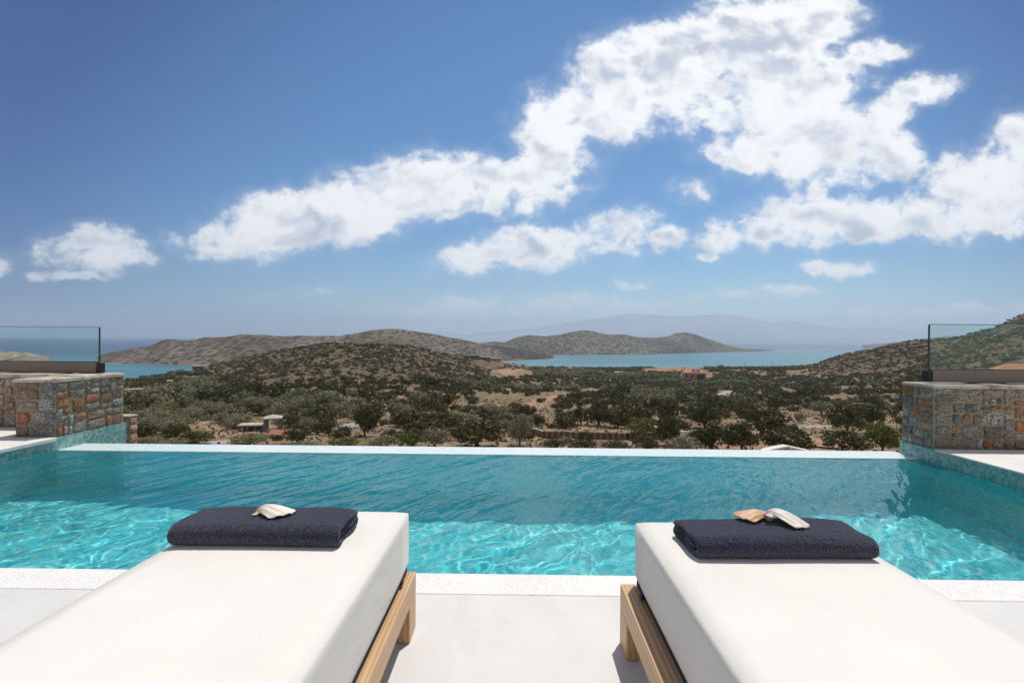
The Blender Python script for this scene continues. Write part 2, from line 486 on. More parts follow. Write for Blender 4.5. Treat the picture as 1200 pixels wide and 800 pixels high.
def _water(t):
    # wind ripples too small for the mesh, running the same way as the waves
    p = position(t)
    rot = t.n('ShaderNodeVectorRotate', {'Vector': p, 'Angle': R(-56)}, rotation_type='Z_AXIS').outputs[0]
    rot = t.vmath('MULTIPLY', rot, (0.30, 1.0, 1.0))
    rip = t.math('ADD', t.noise(rot, 4.2, 2, 0.5, 0.5), t.math('MULTIPLY', t.noise(rot, 11.0, 2, 0.5, 0.4), 0.38))
    bmp = t.n('ShaderNodeBump', {'Height': rip, 'Strength': 1.0, 'Distance': 0.030}).outputs[0]
    gl = t.n('ShaderNodeBsdfGlossy', {'Color': (0.78, 0.84, 0.86, 1), 'Roughness': 0.0, 'Normal': bmp}).outputs[0]
    rf = t.n('ShaderNodeBsdfRefraction', {'Color': (0.90, 1.0, 1.0, 1), 'Roughness': 0.0, 'IOR': 1.333}).outputs[0]
    tr = t.n('ShaderNodeBsdfDiffuse', {'Color': (0.0, 0.60, 0.70, 1)}).outputs[0]      # light scattered back by the water itself
    f = t.n('ShaderNodeFresnel', {'IOR': 1.333, 'Normal': bmp}).outputs[0]
    body = t.n('ShaderNodeMixShader', {0: WATER_TURBID, 1: rf, 2: tr}).outputs[0]
    return t.n('ShaderNodeMixShader', {0: f, 1: body, 2: gl}).outputs[0]
WATER_TURBID = 0.13
M_water = material('pool_water', _water)

def _stone(t):
    at = t.n('ShaderNodeVertexColor', layer_name='stone')
    p = position(t)
    n = t.noise(p, 22.0, 6, 0.7)
    n2 = t.noise(p, 75.0, 4, 0.7)
    n3 = t.noise(p, 9.0, 4, 0.6, 1.5)
    c = t.mix(t.smooth(n, 0.35, 0.7), t.mix(1.0, at.outputs[0], (0.50, 0.46, 0.44), 'MULTIPLY'), t.mix(1.0, at.outputs[0], (1.35, 1.3, 1.25), 'MULTIPLY'))
    c = t.mix(t.math('MULTIPLY', t.smooth(n3, 0.58, 0.66), 0.5), c, (0.42, 0.36, 0.28))
    spk = t.math('MULTIPLY', t.smooth(n2, 0.47, 0.53), at.outputs[1])
    c = t.mix(spk, c, (0.56, 0.55, 0.52))
    dk = t.math('MULTIPLY', t.smooth(t.math('SUBTRACT', 1.0, n2), 0.53, 0.58), at.outputs[1])
    c = t.mix(dk, c, (0.075, 0.07, 0.065))
    return principled(t, c, 0.88, t.math('ADD', n, t.math('MULTIPLY', n2, 0.6)), 0.9, 0.012, spec=0.25)
M_stone = material('field_stone', _stone)
M_mortar = material('stone_mortar', lambda t: principled(t, t.ramp(t.noise(position(t), 30, 5), [(0.3, (0.23, 0.18, 0.13)), (0.7, (0.42, 0.34, 0.25))]), 0.95, t.noise(position(t), 60, 4), 0.6, 0.01, spec=0.1))
M_cap = material('wall_top_stone', lambda t: principled(t, t.ramp(t.noise(position(t), 5, 6, .65), [(0.35, (0.34, 0.26, 0.19)), (0.5, (0.50, 0.44, 0.37)), (0.7, (0.60, 0.57, 0.52))]), 0.9, t.noise(position(t), 30, 5), 0.7, 0.01, spec=0.2))

def _fabric(t):
    p = obj_coord(t)
    w1 = t.n('ShaderNodeTexWave', {'Vector': p, 'Scale': 260.0, 'Distortion': 0.6}, bands_direction='X').outputs[1]
    w2 = t.n('ShaderNodeTexWave', {'Vector': p, 'Scale': 260.0, 'Distortion': 0.6}, bands_direction='Y').outputs[1]
    n = t.noise(p, 3.0, 4)
    c = t.ramp(n, [(0.3, (0.735, 0.71, 0.66)), (0.7, (0.79, 0.768, 0.715))])
    fine = t.noise(p, 700.0, 2)
    c = t.mix(t.math('MULTIPLY', t.smooth(fine, 0.5, 0.7), 0.16), c, (0.62, 0.60, 0.56))
    wr_ = t.noise(t.vmath('MULTIPLY', p, (2.2, 1.0, 2.2)), 2.3, 4, 0.5, 1.2)
    cr = t.math('MULTIPLY', t.smooth(t.math('ABSOLUTE', t.math('SUBTRACT', t.noise(t.vmath('MULTIPLY', p, (3.0, 1.0, 1.5)), 1.4, 3, 0.5, 1.0), 0.5)), 0.03, 0.0), 0.10)
    hgt = t.math('ADD', t.math('ADD', t.math('MULTIPLY', w1, 0.010), t.math('MULTIPLY', w2, 0.010)), t.math('ADD', wr_, cr))
    return principled(t, c, 0.9, hgt, 0.28, 0.016, spec=0.2, sheen=0.1)
M_fabric = material('cream_outdoor_fabric', _fabric)
M_under = plain('dark_mattress_underside', (0.035, 0.038, 0.05), 0.8)

def _teak(t):
    p = obj_coord(t)
    q = t.vmath('MULTIPLY', p, (9.0, 0.55, 9.0))
    n = t.noise(q, 3.0, 6, 0.6, 0.8)
    w = t.n('ShaderNodeTexWave', {'Vector': t.vmath('ADD', q, (0.3, 0, 0.1)), 'Scale': 1.7, 'Distortion': 5.0, 'Detail': 3.0}, bands_direction='X').outputs[1]
    c = t.ramp(t.math('ADD', t.math('MULTIPLY', n, 0.6), t.math('MULTIPLY', w, 0.4)), [(0.2, (0.40, 0.225, 0.105)), (0.5, (0.55, 0.335, 0.17)), (0.8, (0.66, 0.44, 0.25))])
    return principled(t, c, 0.5, n, 0.12, 0.002)
M_teak = material('oiled_teak', _teak)

def _towel(t):
    p = obj_coord(t)
    n = t.noise(p, 210.0, 4, 0.75)
    n2 = t.noise(p, 70.0, 3, 0.6)
    v = t.n('ShaderNodeTexVoronoi', {'Vector': p, 'Scale': 290.0}).outputs[0]
    c = t.mix(t.smooth(n, 0.38, 0.62), (0.006, 0.007, 0.016), (0.060, 0.064, 0.115))
    return principled(t, c, 0.95, t.math('ADD', t.math('SUBTRACT', 1.0, v), n2), 1.0, 0.004, spec=0.1, sheen=0.25)
M_towel = material('navy_terry_cloth', _towel)

def shell_mat(name, a, b_, rib):
    def b(t):
        p = obj_coord(t)
        s = t.n('ShaderNodeSeparateXYZ', {0: p})
        ang = t.math('ARCTAN2', s.outputs[0], s.outputs[1])
        r = t.vmath('LENGTH', t.n('ShaderNodeCombineXYZ', {0: s.outputs[0], 1: s.outputs[1]}).outputs[0])
        w = t.math('MULTIPLY_ADD', t.math('COSINE', t.math('MULTIPLY', ang, 18.0)), 0.5, 0.5)
        n = t.noise(p, 40.0, 4)
        c = t.mix(t.smooth(r, 0.015, 0.06), b_, a)
        c = t.mix(t.math('MULTIPLY', t.math('MULTIPLY', t.math('SUBTRACT', 1.0, w), n), 0.9), c, rib)
        rings = t.math('COSINE', t.math('MULTIPLY', r, 520.0))
        return principled(t, c, 0.45, rings, 0.1, 0.001)
    return material(name, b)
M_shell_w = shell_mat('white_shell', (0.80, 0.77, 0.71), (0.62, 0.42, 0.30), (0.60, 0.38, 0.20))
M_shell_o = shell_mat('orange_shell', (0.66, 0.40, 0.23), (0.72, 0.58, 0.46), (0.42, 0.20, 0.09))
M_shell_p = shell_mat('pink_white_shell', (0.78, 0.74, 0.68), (0.70, 0.52, 0.56), (0.58, 0.46, 0.38))

def _glass(t):
    tr = t.n('ShaderNodeBsdfTransparent', {'Color': (0.90, 0.955, 0.945, 1)}).outputs[0]
    gl = t.n('ShaderNodeBsdfGlossy', {'Roughness': 0.02, 'Color': (0.9, 1, 0.97, 1)}).outputs[0]
    fc = t.n('ShaderNodeLayerWeight', {'Blend': 0.5}).outputs['Facing']
    f = t.math('MULTIPLY_ADD', t.math('POWER', fc, 5.0), 0.9, 0.045)
    return t.n('ShaderNodeMixShader', {0: f, 1: tr, 2: gl}).outputs[0]
M_glass = material('clear_green_glass', _glass)
M_glass_edge = plain('dark_glass_edge', (0.02, 0.07, 0.065), 0.15)
M_channel = plain('taupe_metal_channel', (0.20, 0.155, 0.135), 0.5, 0.0, 0.05)
M_black = plain('black_metal', (0.012, 0.012, 0.016), 0.4)

def leaf_mat(name, dark, light, hl=0.5):
    def b(t):
        g = t.n('ShaderNodeNewGeometry')
        oi = t.n('ShaderNodeObjectInfo')
        isl = g.outputs['Random Per Island']
        n = t.noise(g.outputs['Position'], 0.35, 3)
        c = t.mix(isl, dark, light)
        c2 = t.mix(t.smooth(n, 0.35, 0.65), c, t.mix(1.0, c, (1.25, 1.15, 1.0), 'MULTIPLY'))
        c3 = t.mix(t.math('MULTIPLY', oi.outputs['Random'], 0.6), c2, t.mix(1.0, c2, (0.75, 0.85, 0.85), 'MULTIPLY'))
        d = t.n('ShaderNodeBsdfDiffuse', {'Color': c3, 'Roughness': 0.5}).outputs[0]
        tl = t.n('ShaderNodeBsdfTranslucent', {'Color': c3}).outputs[0]
        gl = t.n('ShaderNodeBsdfGlossy', {'Color': (1, 1, 1, 1), 'Roughness': 0.45}).outputs[0]
        m = t.n('ShaderNodeMixShader', {0: 0.18, 1: d, 2: tl}).outputs[0]
        return t.n('ShaderNodeMixShader', {0: 0.02, 1: m, 2: gl}).outputs[0]
    return material(name, b)
M_leaf_dark = leaf_mat('dark_olive_leaves', (0.036, 0.038, 0.011), (0.155, 0.148, 0.050))
M_leaf_grey = leaf_mat('grey_olive_leaves', (0.14, 0.138, 0.075), (0.38, 0.365, 0.235))
M_leaf_green = leaf_mat('fresh_green_leaves', (0.060, 0.078, 0.014), (0.22, 0.235, 0.05))
M_leaf_dry = leaf_mat('dry_scrub_leaves', (0.060, 0.052, 0.027), (0.155, 0.132, 0.074))
M_bark = material('olive_bark', lambda t: principled(t, t.ramp(t.noise(obj_coord(t), 4, 5), [(0.3, (0.05, 0.04, 0.03)), (0.7, (0.15, 0.12, 0.09))]), 0.9, t.noise(obj_coord(t), 12, 4), 0.8, 0.05))

# ================================================================== TERRAIN
SEA_Z = -48.0
CX = lambda *prs: (np.array([ray(x, y).x for x, y in prs]), np.array([ray(x, y).z for x, y in prs]))

_zvD = np.array([5, 8, 14, 25, 45, 60, 80, 100, 150, 220, 320, 450, 650, 850, 940, 1100, 1500, 3000.])
_zvZ = np.array([-3.0, -3.4, -4.6, -7.0, -10.2, -12.6, -14.8, -16.6, -19.6, -23.4, -28.0, -33.5, -39.5, -44.8, -48.6, -53, -60, -60.])
skyU, skyV = CX((-700, 470), (-200, 462), (100, 452), (145, 447), (180, 442), (200, 438), (230, 433), (260, 426), (290, 418), (320, 411.5), (350, 406.5), (380, 403),
                (410, 400.5), (430, 400), (455, 401), (475, 403), (500, 408), (530, 414.5), (560, 419), (585, 423), (612, 428), (640, 432), (700, 433.5), (760, 432),
                (800, 430.5), (835, 432), (900, 432), (940, 430), (960, 425), (985, 416), (1007, 411), (1042, 404.5), (1065, 401), (1087, 399.5), (1122, 394.5),
                (1140, 389.5), (1165, 380.5), (1200, 366.5), (1260, 350), (1400, 325), (1700, 290), (2600, 300))
pkU = np.array([ray(x, 400).x for x in (-700, 100, 250, 420, 500, 560, 620, 700, 800, 940, 990, 1060, 1140, 1200, 2600)])
pkD = np.array([420, 420, 400, 350, 370, 470, 520, 600, 600, 560, 480, 450, 380, 350, 350.])
stU = np.array([ray(x, 400).x for x in (-700, 145, 300, 430, 560, 700, 900, 985, 1100, 1200, 2600)])
stD = np.array([150, 120, 110, 120, 190, 400, 400, 260, 150, 110, 90.])
endU = np.array([ray(x, 400).x for x in (-700, 0, 200, 300, 420, 540, 600, 660, 760, 900, 960, 1000, 2600)])
endD = np.array([560, 560, 570, 640, 720, 760, 820, 900, 930, 980, 1100, 1200, 1400.])

def terrain_z(u, D, detail=True):
    u, D = np.broadcast_arrays(np.asarray(u, float), np.asarray(D, float))
    base = np.interp(D, _zvD, _zvZ)
    pk = np.interp(u, pkU, pkD); st = np.interp(u, stU, stD); en = np.interp(u, endU, endD)
    vs = np.interp(u, skyU, skyV)
    ztop = CAMZ + vs * pk
    bpk = np.interp(pk, _zvD, _zvZ)
    amp = ztop - bpk
    r = np.clip((D - st) / (pk - st), 0, 1)
    rise = r ** 1.35
    z = base + amp * np.where(D < pk, rise, 1.0)
    # behind its crest the land falls to the shore
    f = np.clip((D - pk) / (en - pk), 0, 1)
    zb = ztop + (SEA_Z - 2.5 - ztop) * (f ** 1.0)
    z = np.where(D > pk, zb, z)
    z = np.where(D > en, SEA_Z - 2.5 - (D - en) * 0.05, z)
    if detail:
        x = u * D; w = np.clip((D - 30) / 150, 0.05, 1)
        hill = np.clip(np.abs(amp) / 12, 0.15, 1) * np.clip(r * 1.5, 0.2, 1)
        z = z + fbm(x / 90, D / 90, 4) * 6.5 * w * hill * np.where(D > pk, .5, 1) + fbm(x / 14 + 40, D / 14, 4) * 2.4 * w - np.abs(fbm(x / 34 + 11, D / 60, 3)) * 5.0 * w * hill + fbm(x / 4 + 3, D / 4, 2) * 0.6 * w
        # old terraces stepping up the slopes
    return z

us = np.concatenate([np.linspace(-3.2, -1.12, 40, endpoint=False), np.linspace(-1.12, 1.12, 420), np.linspace(1.12, 3.2, 41)[1:]])
Ds = np.geomspace(6.6, 1400, 300)
UU, DD = np.meshgrid(us, Ds)
ZZ = terrain_z(UU, DD)
nr, nc = UU.shape
verts = np.stack([UU * DD, DD, ZZ], -1).reshape(-1, 3)
idx = np.arange(nr * nc).reshape(nr, nc)
quads = np.stack([idx[:-1, :-1], idx[:-1, 1:], idx[1:, 1:], idx[1:, :-1]], -1).reshape(-1, 4)
ground = link('terrain', np_mesh('terrain', verts, quads), M_terrain, smooth=True)
tag(ground, kind='structure')
# horizon of the ground seen from the terrace, to know what is hidden
VV = (ZZ - CAMZ) / DD
VMAX = np.maximum.accumulate(VV, 0)
def visible(u, D, h=2.0, slack=0.0):
    j = np.clip(np.searchsorted(us, u), 0, nc - 1); i = np.clip(np.searchsorted(Ds, D) - 2, 0, nr - 1)
    return (terrain_z(u, D) + h - CAMZ) / D > VMAX[i, j] - slack
def ground_at(px, py, dmin=9.0, dmax=900.0):
    d = ray(px, py)
    Dg = np.geomspace(dmin, dmax, 600)
    z = terrain_z(np.full_like(Dg, d.x), Dg)
    hit = np.nonzero(z >= CAMZ + d.z * Dg)[0]
    D = Dg[hit[0]] if len(hit) else dmax
    return Vector((d.x * D, D, float(terrain_z(d.x, D))))

# sea
bm = bmesh.new()
vs = [bm.verts.new(v) for v in ((-22000, 60, SEA_Z), (22000, 60, SEA_Z), (22000, 21000, SEA_Z), (-22000, 21000, SEA_Z))]
bm.faces.new(vs)
sea = from_bm('sea_water', bm, M_sea); tag(sea, kind='structure')

def ridge(name, sky, shore, mat, back=0.35, power=0.75, rough=8.0, nscale=130.0, ncols=260, nrows=44):
    """A hill range rising from the water: its crest line and its shore line give every column its own distances."""
    su, sv = CX(*sky)
    hu, hv = CX(*shore)
    cols = np.linspace(su[0], su[-1], ncols)
    dsh = (SEA_Z - CAMZ) / np.interp(cols, hu, hv)
    dcr = dsh * (1 + back)
    zc = CAMZ + np.interp(cols, su, sv) * dcr
    zc = np.maximum(zc, SEA_Z)
    t = np.linspace(0, 2.1, nrows)
    T, UU_ = np.meshgrid(t, cols, indexing='ij')
    prof = np.where(T < 1, np.clip(T, 0, 1) ** power, np.clip((2.0 - T), -0.2, 1) ** 1 if False else 1 - (T - 1) ** 1.6)
    Dm = dsh[None, :] * (1 + back * T)
    hgt = (zc - SEA_Z)[None, :]
    X = UU_ * Dm
    nz = fbm(X / nscale, Dm / nscale, 5)
    gully = np.abs(fbm(X / (nscale * .6) + 9, Dm / (nscale * 1.8), 3)) * -1.4
    env = np.clip(T, 0, 1) * np.clip(hgt / 30, 0, 1) * np.clip(1.15 - np.abs(T - 0.55) * 0.75, 0.25, 1)
    Z = SEA_Z - 1.0 + (hgt + 1.0) * prof + (nz * 1.6 + gully * 0.9) * rough * env
    Z = np.where(T > 1.95, SEA_Z - 6, Z)
    v = np.stack([X, Dm, Z], -1).reshape(-1, 3)
    a = np.arange(nrows * ncols).reshape(nrows, ncols)
    q = np.stack([a[:-1, :-1], a[:-1, 1:], a[1:, 1:], a[1:, :-1]], -1).reshape(-1, 4)
    o = link(name, np_mesh(name, v, q), mat, smooth=True)
    return tag(o, kind='structure')

ridge('peninsula_hills', [(108, 425.5), (112, 421), (120, 415.5), (140, 411), (155, 407), (175, 404), (188, 398.5), (198, 395.5), (206, 396), (214, 398), (225, 397.5), (240, 394.5),
                          (262, 393), (284, 391), (305, 392), (330, 393.5), (360, 394), (398, 393.5), (428, 388), (445, 385.5), (464, 385), (480, 386.5), (500, 389.5), (515, 392.5),
                          (550, 399), (562, 402), (585, 404), (610, 411), (640, 421)],
      [(100, 425.8), (150, 426.5), (225, 428.2), (350, 428), (450, 425), (560, 424), (645, 421.5)], M_pen, back=0.22, rough=7.5, nscale=120)
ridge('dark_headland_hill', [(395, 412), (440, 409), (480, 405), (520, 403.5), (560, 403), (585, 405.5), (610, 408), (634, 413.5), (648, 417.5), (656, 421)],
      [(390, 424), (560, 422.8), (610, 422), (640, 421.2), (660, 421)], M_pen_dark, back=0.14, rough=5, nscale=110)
ridge('far_peninsula_hills', [(520, 409), (548, 404), (562, 402), (578, 400.5), (590, 402), (606, 395), (620, 392), (639, 393.5), (657, 392), (668, 389.5), (681, 387), (695, 388.5),
                              (713, 391.8), (732, 392), (746, 394.5), (762, 394.8), (780, 394), (791, 390.5), (804, 389), (815, 391.5), (833, 397.5), (855, 404.5), (868, 408.3),
                              (892, 409.8), (920, 410.6), (951, 411.3), (958, 412.3)],
      [(515, 417.5), (660, 416), (760, 415.3), (790, 414.3), (857, 412.6), (900, 412.4), (960, 412.5)], M_pen_far, back=0.20, rough=9, nscale=210)
ridge('left_headland', [(-260, 400), (-120, 405), (-40, 410), (0, 411), (12, 411), (30, 411.8), (40, 414.2), (46, 416.5), (57, 417.2), (59, 421), (68, 425), (76, 428), (82, 430.5)],
      [(-260, 433), (0, 431), (84, 430.5)], M_head, back=0.10, rough=4, nscale=60)
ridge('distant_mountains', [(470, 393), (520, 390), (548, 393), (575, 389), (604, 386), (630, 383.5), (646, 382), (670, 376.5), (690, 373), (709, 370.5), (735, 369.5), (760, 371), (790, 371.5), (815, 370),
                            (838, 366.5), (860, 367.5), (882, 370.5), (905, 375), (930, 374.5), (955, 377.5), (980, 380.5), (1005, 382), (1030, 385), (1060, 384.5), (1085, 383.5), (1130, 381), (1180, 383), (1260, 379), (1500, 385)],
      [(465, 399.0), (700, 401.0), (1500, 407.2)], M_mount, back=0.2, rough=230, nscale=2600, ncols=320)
ridge('hill_across_the_bay', [(1010, 404), (1060, 399), (1080, 396.5), (1100, 394), (1125, 393), (1160, 394), (1230, 390), (1400, 395)],
      [(1000, 408), (1400, 411)], M_pen_far, back=0.2, rough=20, nscale=500)

# air over the sea
bm = bmesh.new(); box(bm, -24000, 24000, -90, 22500, SEA_Z - 14, 830)
haze = from_bm('haze', bm, None)
hm = bpy.data.materials.new('sea_haze'); hm.use_nodes = True
ht = NT(hm.node_tree)
hv = ht.n('ShaderNodeVolumePrincipled', {'Color': (0.75, 0.86, 1.0, 1), 'Density': HAZE_DENSITY, 'Anisotropy': 0.35})
ho = ht.n('ShaderNodeOutputMaterial'); hm.node_tree.links.new(hv.outputs[0], ho.inputs['Volume'])
haze.data.materials.append(hm); tag(haze, kind='stuff')
hm.cycles.homogeneous_volume = True

# ================================================================== POOL AND TERRACE
XL, XR, Y0, Y1, Y2 = -5.17, 4.46, 2.71, 5.515, 5.87
DEPTH = -1.55
RIM = 0.15
S = dict(kind='structure')
tag(box_obj('deck_floor', (-14, 14, -6.0, 2.488, -0.30, 0.0), M_deck), **S)
tag(box_obj('pool_coping', (-14, 14, 2.490, Y0, -0.30, 0.003), M_coping, bevel=0.004, seg=1), **S)
tag(box_obj('pool_floor', (XL, XR, Y0, Y1, DEPTH - 0.2, DEPTH), M_floor_tile), **S)
tag(box_obj('pool_wall_near', (XL - .3, XR + .3, Y0 - 0.25, Y0 - 0.004, DEPTH - 0.2, -0.303), M_wall_tile_y), **S)
tag(box_obj('pool_wall_near_face', (XL, XR, Y0 - 0.0035, Y0 - 0.0005, DEPTH, -0.002), M_wall_tile_y), **S)
tag(box_obj('pool_wall_left', (XL - 0.25, XL, Y0, 5.49, DEPTH - 0.2, RIM - 0.042), M_rim_x), **S)
tag(box_obj('pool_wall_left_end', (XL - 0.25, XL, 5.492, 6.50, -3.6, RIM - 0.004), M_rim_x), **S)
tag(box_obj('pool_wall_right', (XR, XR + 0.25, Y0, 5.33, DEPTH - 0.2, RIM - 0.022), M_rim_x), **S)
tag(box_obj('pool_wall_right_end', (XR, XR + 0.25, 5.332, 5.80, -3.6, RIM - 0.004), M_rim_x), **S)
tag(box_obj('pool_wall_far', (XL, XR, Y1, Y2, -3.4, -0.014), M_wall_tile_y), **S)
tag(box_obj('infinity_edge', (XL + .001, XR - .001, Y1, Y2 + 0.01, -0.012, 0.004), M_edge_tile, bevel=0.003, seg=1), **S)
# side terraces with a thin overhanging slab
tag(box_obj('left_terrace_floor', (-14, XL + 0.022, -6, 5.487, RIM - 0.040, RIM), M_side, bevel=0.004, seg=1), **S)
tag(box_obj('left_terrace_recess_floor', (-14, -5.69, 5.489, 6.08, RIM - 0.040, RIM - 0.002), M_side), **S)
tag(box_obj('right_terrace_floor', (XR + 0.0, 14, -6, 5.328, RIM - 0.020, RIM), M_side, bevel=0.003, seg=1), **S)
for nm, a, b_ in (('left_terrace_base', -14, XL - 0.252), ('right_terrace_base', XR + 0.252, 14)):
    tag(box_obj(nm, (a, b_, 2.713, 5.30, -3.3, RIM - 0.043), M_side), **S)

# water surface with real ripples
wx = np.linspace(XL - 0.02, XR + 0.02, 1180); wy = np.linspace(Y0 - 0.003, Y1 + 0.004, 344)
WX, WY = np.meshgrid(wx, wy)
H = np.zeros_like(WX)
wr = np.random.default_rng(5)
warpx = fbm(WX / 0.9, WY / 0.9, 3) * 0.5; warpy = fbm(WX / 0.9 + 7, WY / 0.9 + 3, 3) * 0.5
qx, qy = WX + warpx, WY + warpy
for k in range(54):
    lam = float(np.exp(wr.uniform(math.log(0.07), math.log(0.9))))
    main = R(-36) if k % 3 else R(wr.uniform(-180, 180))       # crests run from lower left to upper right
    a = main + wr.normal(0, 0.42)
    slope = 0.0050 * (lam / 0.3) ** 0.3
    H += slope * lam / (2 * math.pi) * np.sin(2 * math.pi / lam * (qx * math.cos(a) + qy * math.sin(a)) + wr.uniform(0, 6.28))
patch = 0.55 + 1.0 * np.clip(fbm(WX / 1.6, WY / 1.2, 3) + 0.5, 0, 1)
H *= patch
WZ = -0.0035 + H - 0.0
v = np.stack([WX, WY, WZ], -1).reshape(-1, 3)
a = np.arange(WX.size).reshape(WX.shape)
q = np.stack([a[:-1, :-1], a[:-1, 1:], a[1:, 1:], a[1:, :-1]], -1).reshape(-1, 4)
water = link('pool_water', np_mesh('pool_water', v, q), M_water, smooth=True)
tag(water, kind='structure')
water.cycles.is_caustics_caster = True
for nm in ('pool_floor', 'pool_wall_left', 'pool_wall_right', 'pool_wall_far', 'pool_wall_near_face', 'pool_wall_left_end', 'pool_wall_right_end'):
    bpy.data.objects[nm].cycles.is_caustics_receiver = True

# ================================================================== STONE WALLS
STONE_COLS = [((0.46, 0.19, 0.07), 0.15), ((0.12, 0.115, 0.115), 0.5), ((0.27, 0.20, 0.145), 0.2), ((0.24, 0.175, 0.125), 0.5), ((0.44, 0.20, 0.08), 0.05), ((0.40, 0.17, 0.075), 0.15), ((0.33, 0.155, 0.08), 0.3), ((0.25, 0.235, 0.22), 0.15), ((0.20, 0.195, 0.19), 0.85), ((0.30, 0.26, 0.21), 0.3),
              ((0.36, 0.25, 0.15), 0.1), ((0.22, 0.205, 0.19), 1.0), ((0.42, 0.22, 0.11), 0.4), ((0.19, 0.19, 0.20), 0.1), ((0.29, 0.235, 0.175), 0.45)]
def masonry(bm, org, ud, vd, nd, w, h, seed, proud=0.020):
    """Irregular field stones laid in a w x h rectangle; each is a rounded, jittered block standing proud of the mortar."""
    rr = random.Random(seed)
    lay = bm.loops.layers.float_color.get('stone') or bm.loops.layers.float_color.new('stone')
    org, ud, vd, nd = map(Vector, (org, ud, vd, nd))
    rects = []
    def split(x, y, a, b, depth):
        big = rr.uniform(0.16, 0.40)
        if (a <= big and b <= big * 0.58) or depth > 9:
            rects.append((x, y, a, b)); return
        if a / max(b, .01) > rr.uniform(1.0, 1.6):
            f = rr.uniform(0.32, 0.68); split(x, y, a * f, b, depth + 1); split(x + a * f, y, a * (1 - f), b, depth + 1)
        else:
            f = rr.uniform(0.34, 0.66); split(x, y, a, b * f, depth + 1); split(x, y + b * f, a, b * (1 - f), depth + 1)
    split(0, 0, w, h, 0)
    for (x, y, a, b) in rects:
        g = rr.uniform(0.008, 0.017)
        x0, x1, y0, y1 = x + g, x + a - g, y + g, y + b - g
        if x1 - x0 < .015 or y1 - y0 < .015: continue
        col, sp = rr.choice(STONE_COLS)
        k = rr.uniform(0.62, 1.08); col = tuple(min(1, c * k * rr.uniform(.95, 1.05)) for c in col)
        base = []
        jit = min(x1 - x0, y1 - y0) * 0.17; tl = rr.uniform(-.12, .12)
        for (cx, cy, ex, ey) in ((x0, y0, 1, 0), (x1, y0, 0, 1), (x1, y1, -1, 0), (x0, y1, 0, -1)):
            c = min(x1 - x0, y1 - y0) * rr.uniform(0.08, 0.2)
            L = (x1 - x0) if ex else (y1 - y0)
            px_, py_ = -ey, ex      # previous edge direction is rotated
            if (ex, ey) == (1, 0): prv = (0, 1)
            elif (ex, ey) == (0, 1): prv = (-1, 0)
            elif (ex, ey) == (-1, 0): prv = (0, -1)
            else: prv = (1, 0)
            base.append((cx + prv[0] * c, cy + prv[1] * c)); base.append((cx + ex * c, cy + ey * c))
            base.append((cx + ex * L * .5 + rr.uniform(-jit, jit), cy + ey * L * .5 + rr.uniform(-jit, jit)))
        cxm, cym = (x0 + x1) / 2, (y0 + y1) / 2
        base = [(cxm + (bx - cxm) - (by - cym) * tl, cym + (by - cym) + (bx - cxm) * tl * .4) for bx, by in base]
        p = proud * rr.uniform(0.6, 1.25)
        rings = []
        for sc, dp in ((1.0, -0.02), (0.985, p * .55), (0.90, p * .93), (0.55, p * 1.05)):
            rings.append([bm.verts.new(org + ud * (cxm + (bx - cxm) * sc) + vd * (cym + (by - cym) * sc) + nd * (dp + (rr.uniform(-.0035, .0035) if dp > 0 else 0))) for bx, by in base])
        cv = bm.verts.new(org + ud * cxm + vd * cym + nd * (p * 1.05 + rr.uniform(-.004, .004)))
        fs = []
        n = len(base)
        for r0, r1 in zip(rings, rings[1:]):
            for i in range(n): fs.append(bm.faces.new((r0[i], r0[(i + 1) % n], r1[(i + 1) % n], r1[i])))
        for i in range(n): fs.append(bm.faces.new((rings[-1][i], rings[-1][(i + 1) % n], cv)))
        for f in fs:
            f.smooth = True
            for l in f.loops: l[lay] = (*col, sp)

def capstones(bm, x0, x1, y0, y1, z, seed):
    """Flat irregular stones closing the top of a wall."""
    rr = random.Random(seed)
    x = x0
    while x < x1 - 0.02:
        w = min(rr.uniform(0.18, 0.45), x1 - x)
        y = y0
        while y < y1 - 0.02:
            d = min(rr.uniform(0.2, 0.45), y1 - y)
            box(bm, x + .003, x + w - .003, y + .003, y + d - .003, z - 0.03, z + rr.uniform(0.006, 0.022), bevel=0.006, seg=1)
            y += d
        x += w

WT = 0.79   # wall tops
WTR = 0.825
lw = empty('stone_wall', (-5.2, 5.5, RIM), label='stone garden wall with rusty and grey stones behind the left corner of the pool', cat='wall')
def wall_part(name, bm, mat, par):
    o = from_bm(name, bm, mat)
    o.parent = par; o.matrix_parent_inverse = Matrix.Translation(par.location).inverted()
    return o
bm = bmesh.new()
box(bm, -5.655, XL - 0.032, 5.53, 6.49, -2.8, WT - 0.02)
box(bm, -14, -5.657, 6.10, 6.49, -2.8, WT - 0.021)
wall_part('mortar_core', bm, M_mortar, lw)
bm = bmesh.new()
masonry(bm, (-5.655, 5.53, RIM), (1, 0, 0), (0, 0, 1), (0, -1, 0), 0.455, WT - RIM - .02, 3)
masonry(bm, (XL - 0.032, 5.53, RIM - .01), (0, 1, 0), (0, 0, 1), (1, 0, 0), 0.95, WT - RIM - .01, 8, proud=0.018)
masonry(bm, (-5.655, 6.10, RIM), (0, -1, 0), (0, 0, 1), (-1, 0, 0), 0.55, WT - RIM - .02, 12)
masonry(bm, (-9.2, 6.10, RIM), (1, 0, 0), (0, 0, 1), (0, -1, 0), 3.53, WT - RIM - .02, 15)
wall_part('field_stones', bm, M_stone, lw)
bm = bmesh.new()
capstones(bm, -5.675, XL - 0.006, 5.505, 6.495, WT, 2)
capstones(bm, -9.2, -5.68, 6.075, 6.495, WT, 5)
wall_part('top_stones', bm, M_cap, lw)

